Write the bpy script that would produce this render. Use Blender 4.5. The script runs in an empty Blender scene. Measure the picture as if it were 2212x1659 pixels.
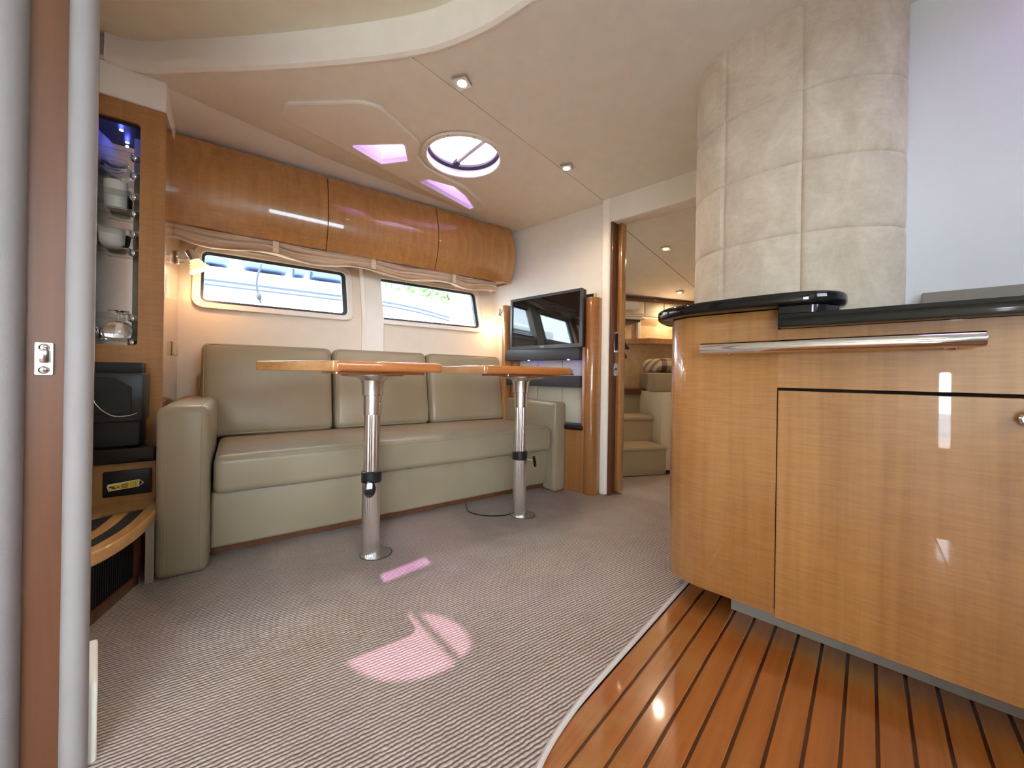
import bpy, bmesh, math, random
from mathutils import Matrix, Vector
random.seed(7)
scene = bpy.context.scene
COL = scene.collection
R = math.radians

# ------------------------------------------------------------------ camera
FPX, W, H = 828.0, 2212, 1659
YAW, ROLL, EYE = R(42.9), R(0.9), 0.72
fw = Vector((-math.sin(YAW), math.cos(YAW), 0))
r0 = Vector((math.cos(YAW), math.sin(YAW), 0)); u0 = Vector((0, 0, 1))
rt = math.cos(ROLL) * r0 + math.sin(ROLL) * u0
up = math.cos(ROLL) * u0 - math.sin(ROLL) * r0
cd = bpy.data.cameras.new('camera'); cam = bpy.data.objects.new('camera', cd); COL.objects.link(cam)
cd.sensor_width = 36; cd.lens = FPX * 36 / W; cd.shift_y = -19.5 / W; cd.clip_start = 0.02
cam.matrix_world = Matrix(((rt.x, up.x, -fw.x, 0), (rt.y, up.y, -fw.y, 0), (rt.z, up.z, -fw.z, EYE), (0, 0, 0, 1)))
scene.camera = cam

# ------------------------------------------------------------------ world, sun, exposure
wd = bpy.data.worlds.new('sky'); scene.world = wd; wd.use_nodes = True
nt = wd.node_tree; nt.nodes.clear()
bg = nt.nodes.new('ShaderNodeBackground'); wo = nt.nodes.new('ShaderNodeOutputWorld')
bg.inputs[0].default_value = (0.86, 0.95, 1.06, 1); bg.inputs[1].default_value = 12.0
nt.links.new(bg.outputs[0], wo.inputs[0])
SUN_DIR = Vector((0.657, -0.705, -2.0)).normalized()
sl = bpy.data.lights.new('sun', 'SUN'); sl.energy = 6; sl.angle = R(0.6); sl.color = (1, .84, .74)
so = bpy.data.objects.new('sun', sl); COL.objects.link(so)
so.rotation_euler = SUN_DIR.to_track_quat('-Z', 'Y').to_euler()
scene.view_settings.view_transform = 'Standard'; scene.view_settings.look = 'None'
scene.view_settings.exposure = 1.3; scene.view_settings.gamma = 1.0
scene.view_settings.use_curve_mapping = False
scene.cycles.use_denoising = True
scene.cycles.max_bounces = 10; scene.cycles.diffuse_bounces = 6; scene.cycles.glossy_bounces = 5
scene.cycles.transmission_bounces = 8; scene.cycles.transparent_max_bounces = 12
scene.cycles.sample_clamp_indirect = 6.0
scene.cycles.caustics_reflective = False; scene.cycles.caustics_refractive = False

# ------------------------------------------------------------------ materials
def srgb(r, g, b):
    f = lambda c: (c / 255) / 12.92 if c / 255 <= .04045 else ((c / 255 + .055) / 1.055) ** 2.4
    return (f(r), f(g), f(b), 1)
M = {}
def mat(name, col, rough=.5, metal=0., coat=0., spec=.5, emit=None, es=0., trans=0., ior=1.45, coat_rough=.03, sheen=0.):
    m = bpy.data.materials.new(name); m.use_nodes = True
    b = m.node_tree.nodes['Principled BSDF']
    b.inputs['Base Color'].default_value = col; b.inputs['Roughness'].default_value = rough
    b.inputs['Metallic'].default_value = metal; b.inputs['Coat Weight'].default_value = coat
    b.inputs['Coat Roughness'].default_value = coat_rough
    b.inputs['Specular IOR Level'].default_value = spec; b.inputs['Transmission Weight'].default_value = trans
    b.inputs['IOR'].default_value = ior; b.inputs['Sheen Weight'].default_value = sheen
    if emit: b.inputs['Emission Color'].default_value = emit; b.inputs['Emission Strength'].default_value = es
    M[name] = m
    return m
def nodes(m): return m.node_tree.nodes, m.node_tree.links, m.node_tree.nodes['Principled BSDF']
def noise(m, scale, vec=(1, 1, 1), detail=4, rough=.5, rot=(0, 0, 0), distortion=0.):
    n, l, b = nodes(m)
    tc = n.new('ShaderNodeTexCoord'); mp = n.new('ShaderNodeMapping'); t = n.new('ShaderNodeTexNoise')
    mp.inputs['Scale'].default_value = vec; mp.inputs['Rotation'].default_value = rot
    t.inputs['Scale'].default_value = scale; t.inputs['Detail'].default_value = detail; t.inputs['Roughness'].default_value = rough
    t.inputs['Distortion'].default_value = distortion
    l.new(tc.outputs['Object'], mp.inputs[0]); l.new(mp.outputs[0], t.inputs['Vector'])
    return t.outputs['Fac']
def ramp(m, fac, stops):
    n, l, b = nodes(m); r = n.new('ShaderNodeValToRGB'); e = r.color_ramp.elements
    while len(e) < len(stops): e.new(.5)
    for i, (p, c) in enumerate(stops): e[i].position = p; e[i].color = c
    l.new(fac, r.inputs[0]); return r.outputs[0]
def mix(m, fac, a, c, kind='MIX'):
    n, l, b = nodes(m); x = n.new('ShaderNodeMix'); x.data_type = 'RGBA'; x.blend_type = kind
    for i, v in ((0, fac), (6, a), (7, c)):
        if hasattr(v, 'default_value') or hasattr(v, 'is_linked'): l.new(v, x.inputs[i])
        else: x.inputs[i].default_value = v
    return x.outputs[2]
def bump(m, h, strength=.3, dist=.002):
    n, l, b = nodes(m); x = n.new('ShaderNodeBump'); x.inputs['Strength'].default_value = strength; x.inputs['Distance'].default_value = dist
    l.new(h, x.inputs['Height']); l.new(x.outputs[0], b.inputs['Normal'])
def setcol(m, c): n, l, b = nodes(m); l.new(c, b.inputs['Base Color'])

def wood(name, lo, hi, rough=.25, coat=1., grain=(34, 34, 1.2), figure=(14, 14, 170), fig=.22):
    m = mat(name, hi, rough, coat=coat, coat_rough=.02)
    g = noise(m, 1.0, grain, 6, .6, distortion=.25)
    f = noise(m, 1.0, figure, 3, .6)
    big = noise(m, 3.0, (1, 1, .5), 2)
    c = ramp(m, g, [(.25, lo), (.75, hi)])
    dk = tuple(x * .72 for x in lo[:3]) + (1,)
    fc = ramp(m, f, [(.35, dk), (.65, hi)])
    c = mix(m, fig, c, fc)
    bc = ramp(m, big, [(.3, (.84, .82, .80, 1)), (.7, (1, 1, 1, 1))])
    c = mix(m, 1.0, c, bc, 'MULTIPLY'); setcol(m, c)
    return m
wood('anigre', srgb(168, 114, 60), srgb(198, 145, 86))
wood('anigre_dark', srgb(146, 94, 50), srgb(176, 122, 70))
wood('table_wood', srgb(166, 92, 42), srgb(206, 132, 70), grain=(1.2, 40, 40), figure=(4, 4, 4), fig=.1)
wood('table_end_wood', srgb(190, 132, 78), srgb(222, 172, 112), grain=(40, 1.2, 40), figure=(4, 4, 4), fig=.1)
wood('cherry', srgb(92, 56, 34), srgb(114, 70, 44), rough=.4, coat=.4, fig=.04)
wood('step_wood', srgb(196, 142, 78), srgb(224, 176, 108), grain=(30, 3, 30), figure=(3, 3, 3), fig=.1)

m = mat('teak', srgb(180, 108, 44), .22, coat=1., coat_rough=.06)
g = noise(m, 1.0, (55, 1.8, 55), 6, .6, distortion=.3)
c = ramp(m, g, [(.25, srgb(138, 78, 34)), (.75, srgb(168, 100, 46))])
wv = noise(m, 2.6, (1, 1, 1), 6, .65, distortion=.6)
wf = ramp(m, wv, [(.50, (0, 0, 0, 1)), (.70, (1, 1, 1, 1))])
c = mix(m, mix(m, 1., wf, (.55, .55, .55, 1), 'MULTIPLY'), c, srgb(156, 118, 60)); setcol(m, c)
n_, l_, b_ = nodes(m)
mat('caulk', srgb(74, 38, 22), .35, coat=.6)

def fabric(name, col, rough=.75, s=900, st=.12, var=.02, sheen=0.):
    m = mat(name, col, rough, sheen=sheen, spec=.3)
    f = noise(m, 14, (1, 1, 1), 4)
    d = tuple(x * (1 - var) for x in col[:3]) + (1,); u = tuple(min(1, x * (1 + var)) for x in col[:3]) + (1,)
    setcol(m, ramp(m, f, [(.3, d), (.7, u)]))
    bump(m, noise(m, s, (1, 1, 1), 2), st, .001)
    return m
fabric('wall_vinyl', srgb(234, 230, 220), .55)
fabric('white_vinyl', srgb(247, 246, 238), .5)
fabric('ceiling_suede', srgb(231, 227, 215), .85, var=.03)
fabric('recess_suede', srgb(234, 230, 212), .85, var=.03)
fabric('hull_cream', srgb(228, 216, 198), .6)
fabric('jamb_fabric', srgb(146, 140, 139), .8, s=500, st=.25)
fabric('blind_fabric', srgb(222, 198, 170), .85)
fabric('panel_cream', srgb(214, 206, 186), .6)
fabric('greige', srgb(150, 136, 116), .7)
fabric('towel', srgb(226, 216, 200), .95, s=400, st=.5)
fabric('stair_carpet', srgb(172, 156, 130), .95, s=300, st=.6)

m = mat('suede', srgb(196, 176, 160), .9, sheen=.3)
f1 = noise(m, 9, (1, 1, .6), 8, .72, distortion=.7)
f2 = noise(m, 40, (1, 1, 2.2), 4, .6)
c = ramp(m, f1, [(.33, srgb(186, 172, 152)), (.5, srgb(202, 189, 170)), (.68, srgb(218, 206, 188))])
c = mix(m, .14, c, ramp(m, f2, [(.35, srgb(170, 152, 138)), (.65, srgb(222, 210, 196))])); setcol(m, c)
bump(m, noise(m, 600, (1, 1, 1), 2), .15, .001)
m = mat('suede_tan', srgb(206, 176, 140), .9)
setcol(m, ramp(m, noise(m, 12, (1, 1, 1), 7, .7), [(.35, srgb(188, 158, 124)), (.65, srgb(216, 190, 156))]))

m = mat('leather', srgb(150, 138, 114), .34, spec=.45)
setcol(m, ramp(m, noise(m, 3, (1, 1, 1), 3), [(.3, srgb(144, 132, 108)), (.7, srgb(157, 145, 121))]))
bump(m, noise(m, 420, (1, 1, 1), 3), .10, .001)

m = mat('carpet', srgb(176, 160, 150), .95, spec=.1)
n, l, b = nodes(m)
tc = n.new('ShaderNodeTexCoord'); mp = n.new('ShaderNodeMapping'); sp = n.new('ShaderNodeSeparateXYZ')
mp.inputs['Rotation'].default_value = (0, 0, -R(76.5))
l.new(tc.outputs['Object'], mp.inputs[0])
wob = n.new('ShaderNodeTexNoise'); wob.inputs['Scale'].default_value = 60
add = n.new('ShaderNodeVectorMath'); add.operation = 'MULTIPLY_ADD'
l.new(tc.outputs['Object'], wob.inputs['Vector']); l.new(wob.outputs['Color'], add.inputs[0])
add.inputs[1].default_value = (.006, .006, 0); l.new(mp.outputs[0], add.inputs[2]); l.new(add.outputs[0], sp.inputs[0])
def mth(op, a, c=None):
    x = n.new('ShaderNodeMath'); x.operation = op
    for i, v in enumerate((a, c)):
        if v is None: continue
        if isinstance(v, (int, float)): x.inputs[i].default_value = v
        else: l.new(v, x.inputs[i])
    return x.outputs[0]
vv = mth('DIVIDE', sp.outputs['Y'], .0092); row = mth('FLOOR', vv)
hv = mth('ABSOLUTE', mth('SINE', mth('MULTIPLY', vv, math.pi)))
uu = mth('ADD', mth('DIVIDE', sp.outputs['X'], .0125), mth('MULTIPLY', row, .47))
hu = mth('ABSOLUTE', mth('SINE', mth('MULTIPLY', uu, math.pi)))
hh = mth('MULTIPLY', hv, mth('ADD', mth('MULTIPLY', hu, .28), .72))
cc = ramp(m, hh, [(.1, srgb(118, 103, 97)), (.5, srgb(168, 154, 146)), (.95, srgb(198, 186, 178))])
cv = ramp(m, noise(m, 7, (1, 1, 1), 4), [(.3, (.9, .89, .88, 1)), (.7, (1, 1, 1, 1))])
setcol(m, mix(m, 1., cc, cv, 'MULTIPLY'))
bump(m, hh, .9, .004)
mat('carpet_binding', srgb(196, 190, 184), .6)
mat('black_gloss', (.006, .006, .007, 1), .06, spec=.5)
mat('black_plastic', (.012, .012, .013, 1), .38)
mat('black_matt', (.010, .010, .010, 1), .6)
mat('charcoal', srgb(62, 62, 66), .45)
mat('grey_bezel', srgb(66, 68, 72), .28)
mat('screen', (.004, .004, .005, 1), .03, spec=.8)
mat('chrome', (.82, .82, .84, 1), .07, metal=1)
mat('dark_chrome', (.5, .47, .43, 1), .2, metal=1)
mat('alu', (.78, .77, .75, 1), .24, metal=1)
mat('steel_satin', (.62, .62, .60, 1), .3, metal=1)
mat('niche_grey', srgb(150, 154, 142), .35, metal=.2)
mat('toe_grey', srgb(150, 146, 138), .4)
mat('mirror', (.9, .9, .9, 1), .01, metal=1)
mat('white_plastic', srgb(236, 234, 230), .35)
mat('cream_plastic', srgb(214, 196, 160), .4)
mat('well_white', srgb(240, 236, 240), .4)
mat('gasket', srgb(40, 42, 46), .45)
mat('window_gasket', srgb(54, 60, 66), .4)
mat('dark_void', (.01, .009, .008, 1), .8)
mat('gelcoat', srgb(240, 242, 244), .15)
mat('boat_blue', srgb(84, 104, 146), .1)
mat('boat_stripe', srgb(84, 94, 112), .3)
mat('rope', srgb(56, 60, 72), .8)
mat('frost', srgb(236, 240, 234), .45, trans=.12)
mat('clear_acrylic', (.97, .985, .98, 1), .02, trans=1., ior=1.3)
mat('clear_glass', (.97, .985, .98, 1), .01, trans=1., ior=1.45)
mat('frosted_door', srgb(120, 96, 86), .3)
mat('grey_white', srgb(228, 232, 240), .35)
mat('yellow_label', srgb(232, 206, 60), .5)
mat('label_black', srgb(36, 30, 12), .6)
mat('label_ochre', srgb(176, 148, 40), .6)
mat('label_white', srgb(236, 232, 206), .5)
mat('deck', srgb(170, 160, 146), .7)
mat('leaf', srgb(96, 132, 70), .8)
mat('bark', srgb(90, 76, 60), .9)
mat('led_blue', (.1, .15, 1, 1), .4, emit=(.08, .12, 1, 1), es=25)
mat('lens_warm', (1, .9, .7, 1), .4, emit=(1, .74, .42, 1), es=25)
mat('strip_glow', (1, .9, .7, 1), .4, emit=(1, .70, .40, 1), es=.8)
mat('shade_glow', srgb(255, 226, 186), .5, emit=(1, .62, .34, 1), es=.45)
mat('bulb', (1, .9, .7, 1), .4, emit=(1, .72, .40, 1), es=7)
m = mat('plaid', srgb(150, 130, 112), .9)
n, l, b = nodes(m)
tc = n.new('ShaderNodeTexCoord'); sp = n.new('ShaderNodeSeparateXYZ'); l.new(tc.outputs['Object'], sp.inputs[0])
sx = mth('GREATER_THAN', mth('SINE', mth('MULTIPLY', sp.outputs['X'], 60)), .1)
sy = mth('GREATER_THAN', mth('SINE', mth('MULTIPLY', mth('ADD', sp.outputs['Z'], mth('MULTIPLY', sp.outputs['Y'], .8)), 75)), .2)
setcol(m, ramp(m, mth('MULTIPLY', mth('ADD', sx, sy), .5), [(.2, srgb(196, 176, 150)), (.5, srgb(140, 120, 102)), (.9, srgb(74, 62, 56))]))

def tinted(name, tint, gloss=.06):
    m = bpy.data.materials.new(name); m.use_nodes = True; n = m.node_tree.nodes; l = m.node_tree.links; n.clear()
    o = n.new('ShaderNodeOutputMaterial'); t = n.new('ShaderNodeBsdfTransparent'); g = n.new('ShaderNodeBsdfGlossy')
    x = n.new('ShaderNodeMixShader'); t.inputs[0].default_value = tint; g.inputs['Roughness'].default_value = .02
    x.inputs[0].default_value = gloss; l.new(t.outputs[0], x.inputs[1]); l.new(g.outputs[0], x.inputs[2]); l.new(x.outputs[0], o.inputs[0])
    M[name] = m
tinted('hatch_tint', (.35, .25, .40, 1)); tinted('deck_light_tint', (.62, .46, .74, 1)); tinted('pane_clear', (.80, .84, .84, 1), .04); tinted('acrylic_sheet', (.94, .97, .96, 1), .10)

# ------------------------------------------------------------------ mesh tools
def rz(a): return Matrix.Rotation(a, 4, 'Z')
I4 = Matrix.Identity(4)
S0 = Vector((-1.783, .289, 0)); SANG = math.atan2(.98, .2)
FS = Matrix.Translation(S0) @ rz(SANG)                 # sofa frame: x along the port side, y towards the hull
FG = Matrix.Translation((-1.296, 2.54, 0)) @ rz(math.atan2(.845, .535))   # forward-cabin frame
WM = {}
CLIP = False

def rpoly(pts, r, seg=5):
    out = []; n = len(pts)
    for i in range(n):
        p = Vector(pts[i][:2]); a = Vector(pts[i - 1][:2]); c = Vector(pts[(i + 1) % n][:2])
        rr = r[i] if isinstance(r, (list, tuple)) else r
        d1 = (a - p); d2 = (c - p); l1, l2 = d1.length, d2.length
        if rr <= 0 or l1 < 1e-6 or l2 < 1e-6: out.append(tuple(p)); continue
        d1.normalize(); d2.normalize(); ang = d1.angle(d2)
        if ang > math.pi - .02: out.append(tuple(p)); continue
        t = min(rr / math.tan(ang / 2), l1 * .48, l2 * .48)
        p1 = p + d1 * t; p2 = p + d2 * t
        for k in range(seg + 1):
            f = k / seg; q = (1 - f) ** 2 * p1 + 2 * f * (1 - f) * p + f * f * p2
            out.append((q.x, q.y))
    return out
def rrect(x0, x1, y0, y1, r, seg=5): return rpoly([(x0, y0), (x1, y0), (x1, y1), (x0, y1)], r, seg)
def circ(cx, cy, r, n=40, ry=None): return [(cx + r * math.cos(2 * math.pi * i / n), cy + (ry or r) * math.sin(2 * math.pi * i / n)) for i in range(n)]
def catmull(pts, n=6, closed=False):
    P = [Vector(p) for p in pts]; out = []; m = len(P)
    rng = range(m) if closed else range(m - 1)
    for i in rng:
        g = (lambda k: P[k % m]) if closed else (lambda k: P[max(0, min(m - 1, k))])
        a, b, c, d = g(i - 1), g(i), g(i + 1), g(i + 2)
        for k in range(n):
            t = k / n
            out.append(.5 * ((2 * b) + (c - a) * t + (2 * a - 5 * b + 4 * c - d) * t * t + (3 * b - a - 3 * c + d) * t ** 3))
    if not closed: out.append(P[-1].copy())
    return out

class MB:
    def __init__(s): s.bm = bmesh.new()
    def _merge(s, t, mx=None):
        if mx is not None: bmesh.ops.transform(t, matrix=mx, verts=t.verts)
        me = bpy.data.meshes.new('tmp'); t.to_mesh(me); t.free(); s.bm.from_mesh(me); bpy.data.meshes.remove(me); return s
    def box(s, x0, x1, y0, y1, z0, z1, bev=0., seg=2, mx=None):
        t = bmesh.new(); bmesh.ops.create_cube(t, size=1)
        for v in t.verts: v.co = Vector((x0 + (x1 - x0) * (v.co.x + .5), y0 + (y1 - y0) * (v.co.y + .5), z0 + (z1 - z0) * (v.co.z + .5)))
        if bev: bmesh.ops.bevel(t, geom=t.edges[:], offset=bev, segments=seg, profile=.5, affect='EDGES', clamp_overlap=True)
        return s._merge(t, mx)
    def prism(s, pts, z0, z1, bev=0., seg=2, mx=None, axis='z'):
        t = bmesh.new(); vs = [t.verts.new((p[0], p[1], z0)) for p in pts]; f = t.faces.new(vs)
        ex = bmesh.ops.extrude_face_region(t, geom=[f]); nv = [e for e in ex['geom'] if isinstance(e, bmesh.types.BMVert)]
        for v in nv: v.co.z = z1
        bmesh.ops.recalc_face_normals(t, faces=t.faces)
        if bev:
            ed = [e for e in t.edges if abs(e.verts[0].co.z - e.verts[1].co.z) < 1e-7]
            bmesh.ops.bevel(t, geom=ed, offset=bev, segments=seg, profile=.5, affect='EDGES', clamp_overlap=True)
        if axis == 'y':   # pts are (x, z), extruded along y
            for v in t.verts: v.co = Vector((v.co.x, v.co.z, v.co.y))
            bmesh.ops.recalc_face_normals(t, faces=t.faces)
        if axis == 'x':   # pts are (y, z), extruded along x
            for v in t.verts: v.co = Vector((v.co.z, v.co.x, v.co.y))
            bmesh.ops.recalc_face_normals(t, faces=t.faces)
        return s._merge(t, mx)
    def plate(s, outer, holes, z0, z1, fn=None, mx=None, axis='z'):
        t = bmesh.new(); loops = []
        for z in (z0, z1):
            ed = []
            for lp in [outer] + holes:
                vs = [t.verts.new((p[0], p[1], z)) for p in lp]
                ed += [t.edges.new((vs[i], vs[(i + 1) % len(vs)])) for i in range(len(vs))]
                loops.append(vs)
            bmesh.ops.triangle_fill(t, edges=ed, use_beauty=True)
        k = len(holes) + 1
        for i in range(k):
            a, b = loops[i], loops[i + k]
            for j in range(len(a)):
                q = (j + 1) % len(a); t.faces.new((a[j], a[q], b[q], b[j]))
        if axis == 'y':
            for v in t.verts: v.co = Vector((v.co.x, v.co.z, v.co.y))
        bmesh.ops.recalc_face_normals(t, faces=t.faces)
        if fn:
            for v in t.verts: v.co = Vector(fn(*v.co))
        return s._merge(t, mx)
    def lathe(s, prof, c=(0, 0, 0), n=32, mx=None):
        t = bmesh.new(); rings = []
        for r, z in prof:
            rings.append([t.verts.new((c[0] + r * math.cos(2 * math.pi * i / n), c[1] + r * math.sin(2 * math.pi * i / n), c[2] + z)) for i in range(n)] if r > 1e-6 else [t.verts.new((c[0], c[1], c[2] + z))])
        for a, b in zip(rings, rings[1:]):
            for i in range(n):
                j = (i + 1) % n
                if len(a) == 1 and len(b) == 1: continue
                if len(a) == 1: t.faces.new((a[0], b[j], b[i]))
                elif len(b) == 1: t.faces.new((a[i], a[j], b[0]))
                else: t.faces.new((a[i], a[j], b[j], b[i]))
        bmesh.ops.recalc_face_normals(t, faces=t.faces)
        return s._merge(t, mx)
    def tube(s, path, r, n=10, closed=False, mx=None, caps=True, rx=None):
        P = [Vector(p) for p in path]; m = len(P); t = bmesh.new(); rings = []
        T = []
        for i in range(m):
            a = P[i - 1] if (i > 0 or closed) else P[i]; b = P[(i + 1) % m] if (i < m - 1 or closed) else P[i]
            d = (b - a); T.append(d.normalized() if d.length > 1e-9 else Vector((0, 0, 1)))
        N = T[0].orthogonal().normalized()
        if abs(T[0].z) < .9: N = (Vector((0, 0, 1)) - T[0] * T[0].z).normalized()
        for i in range(m):
            N = (N - T[i] * N.dot(T[i])).normalized(); B = T[i].cross(N); rr = r[i] if isinstance(r, (list, tuple)) else r
            rings.append([t.verts.new(P[i] + N * rr * math.cos(2 * math.pi * k / n) + B * (rx or rr) * math.sin(2 * math.pi * k / n)) for k in range(n)])
        for i in range(m if closed else m - 1):
            a, b = rings[i], rings[(i + 1) % m]
            for k in range(n): t.faces.new((a[k], a[(k + 1) % n], b[(k + 1) % n], b[k]))
        if caps and not closed: t.faces.new(rings[0][::-1]); t.faces.new(rings[-1])
        bmesh.ops.recalc_face_normals(t, faces=t.faces)
        return s._merge(t, mx)
    def grid(s, P, mx=None, closed_u=False):   # P[i][j] points
        t = bmesh.new(); V = [[t.verts.new(p) for p in row] for row in P]
        m = len(V)
        for i in range(m if closed_u else m - 1):
            for j in range(len(V[0]) - 1):
                t.faces.new((V[i][j], V[(i + 1) % m][j], V[(i + 1) % m][j + 1], V[i][j + 1]))
        bmesh.ops.recalc_face_normals(t, faces=t.faces)
        return s._merge(t, mx)
    def sphere(s, c, r, u=20, v=12, sc=(1, 1, 1), mx=None):
        t = bmesh.new(); bmesh.ops.create_uvsphere(t, u_segments=u, v_segments=v, radius=r)
        for q in t.verts: q.co = Vector((q.co.x * sc[0] + c[0], q.co.y * sc[1] + c[1], q.co.z * sc[2] + c[2]))
        return s._merge(t, mx)
    def cyl(s, c, r, z0, z1, n=24, mx=None): return s.lathe([(0, z0), (r, z0), (r, z1), (0, z1)], c, n, mx)
    def build(s, name, m, parent=None, frame=None, smooth=35, kind=None):
        frame = frame or I4; bm = s.bm
        if CLIP:
            iv = frame.inverted(); co = iv @ Vector((0, -.012, 0)); no = iv.to_3x3() @ Vector((0, -1, 0))
            r_ = bmesh.ops.bisect_plane(bm, geom=bm.verts[:] + bm.edges[:] + bm.faces[:], plane_co=co, plane_no=no, clear_outer=True)
            ce_ = [e for e in r_['geom_cut'] if isinstance(e, bmesh.types.BMEdge) and e.is_boundary]
            if ce_: bmesh.ops.holes_fill(bm, edges=ce_, sides=0)
        bmesh.ops.remove_doubles(bm, verts=bm.verts, dist=1e-6)
        me = bpy.data.meshes.new(name); o = bpy.data.objects.new(name, me); COL.objects.link(o)
        if parent is None:
            lo = [min(v.co[i] for v in bm.verts) for i in range(3)]; hi = [max(v.co[i] for v in bm.verts) for i in range(3)]
            off = Vector(((lo[0] + hi[0]) / 2, (lo[1] + hi[1]) / 2, lo[2]))
            bmesh.ops.translate(bm, vec=-off, verts=bm.verts); wm = frame @ Matrix.Translation(off)
            o.matrix_world = wm; WM[o.name] = wm
        else:
            bmesh.ops.transform(bm, matrix=WM[parent.name].inverted() @ frame, verts=bm.verts)
            o.parent = parent; WM[o.name] = WM[parent.name]
        bm.to_mesh(me); bm.free()
        me.materials.append(M[m] if isinstance(m, str) else m)
        if smooth:
            for p in me.polygons: p.use_smooth = True
            me.set_sharp_from_angle(angle=R(smooth))
        if kind: o['kind'] = kind
        return o
def tag(o, label, cat=None, group=None):
    o['label'] = label
    if cat: o['category'] = cat
    if group: o['group'] = group
    return o
def thing(name, label, cat, loc, frame=None, group=None):
    o = bpy.data.objects.new(name, None); COL.objects.link(o); o.empty_display_size = .05
    wm = (frame or I4) @ Matrix.Translation(loc); o.matrix_world = wm; WM[o.name] = wm
    return tag(o, label, cat, group)
def struct(o, label=None):
    o['kind'] = 'structure'
    if label: o['label'] = label
    return o
def copy_tree(o, wm=None, parent=None):
    c = o.copy(); COL.objects.link(c)
    if parent: c.parent = parent
    if wm is not None: c.matrix_world = wm; WM[c.name] = wm
    for ch in o.children: copy_tree(ch, None, c)
    return c
def lamp(name, kind, energy, color, loc, parent=None, size=.03, direction=None, spot=None, blend=.6):
    d = bpy.data.lights.new(name, kind); d.energy = energy; d.color = color
    if kind in ('POINT', 'SPOT'): d.shadow_soft_size = size
    if kind == 'SPOT': d.spot_size = spot; d.spot_blend = blend
    o = bpy.data.objects.new(name, d); COL.objects.link(o)
    mw = Matrix.Translation(loc)
    if direction is not None: mw = mw @ Vector(direction).to_track_quat('-Z', 'Y').to_matrix().to_4x4()
    if parent: o.parent = parent; o.matrix_basis = WM[parent.name].inverted() @ mw
    else: o.matrix_world = mw
    return o
def zc(y): return 1.87 - .035 * y          # saloon headliner height

# ================================================================== STRUCTURE
# ---- floor: dark caulk base with separate teak strips
fl = MB().box(-2.7, 1.5, -.14, 4.6, -.08, -.014).build('floor', 'caulk', smooth=0); struct(fl, 'dark sub-floor under teak strips and carpet')
PITCH, GAP = .0535, .0062
x = -.566
while x < 1.2:
    MB().box(x + GAP / 2, x + PITCH - GAP / 2, -.135, 1.45, -.02, -.010, .0012, 1).build('plank', 'teak', fl)
    x += PITCH
# ---- carpet
edge = [(-.466, 1.47), (-.466, 1.0), (-.466, .80), (-.463, .70), (-.453, .611), (-.436, .54), (-.41, .46), (-.38, .38), (-.36, .25), (-.36, -.11)]
edge = [tuple(p) for p in catmull(edge, 4)]
cp = [(p[0], p[1]) for p in edge] + [(-.985, -.11), (-.985, -.011), (-2.49, -.011), (-2.1, 2.085), (-1.164, 2.085), (-1.164, 2.30), (-1.35, 2.44), (-1.04, 2.94), (-.70, 3.42), (-.622, 3.42), (-.622, 2.1), (-.45, 2.09), (-.45, 1.47)]
ca = MB().plate(cp, [], -.012, 0).build('carpet', 'carpet', smooth=0)
tag(ca, 'greige ribbed loop carpet with pale bound edge along the teak floor', 'carpet')
WM[ca.name] = ca.matrix_world
MB().tube([(p[0] + .004, p[1], -.003) for p in edge], .0065, 8).build('binding', 'carpet_binding', ca)

# ---- port wall (hull liner), leaning outwards
def dw(z): return .70 + .30 * max(0., z - 1.06)
W1 = (-.088, .618, 1.068, 1.348); W2 = (.742, 1.556, 1.068, 1.348)
h1 = rrect(W1[0], W1[1], W1[2], W1[3], .035); h2 = rrect(W2[0], W2[1], W2[2], W2[3], .035)
wl = MB().plate([(-.55, -.02), (1.735, -.02), (1.735, 1.06), (1.735, 2.02), (-.55, 2.02), (-.55, 1.06)], [h1, h2], 0, .05, fn=lambda a, b, c: (a, dw(b) + c, b)).build('wall_port', 'hull_cream', frame=FS, smooth=0)
struct(wl, 'cream hull-side wall behind the sofa')
def frame_ring(outer, inner, y0, y1, name, m, parent):
    return MB().plate(outer, [inner], y0, y1, fn=lambda a, b, c: (a, dw(b) + c, b)).build(name, m, parent, FS, 40)
for i, (a, b, c, d) in enumerate((W1, W2)):
    w = frame_ring(rrect(a - .032, b + .032, c - .03, d + .03, .055), rrect(a - .002, b + .002, c - .002, d + .002, .035), -.012, -.0005, 'window_%d' % (i + 1), 'wall_vinyl', None)
    struct(w, ('long cabin window above the sofa end with the striped view' if i == 0 else 'cabin window beside the pillar with a view of trees'))
    frame_ring(rrect(a, b, c, d, .035), rrect(a + .012, b - .024, c + .013, d - .018, .02), .004, .03, 'gasket', 'window_gasket', w)
    MB().plate(rrect(a + .01, b - .02, c + .01, d - .015, .02), [], .016, .02, fn=lambda p, q, r_: (p, dw(q) + r_, q)).build('pane', 'pane_clear', w, FS, 0)
    pth = [(p[0], dw(p[1]) - .013, p[1]) for p in rrect(a - .030, b + .030, c - .028, d + .028, .055)]
    MB().tube(pth, .004, 6, closed=True).build('moulding', 'wall_vinyl', w, FS)
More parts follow.
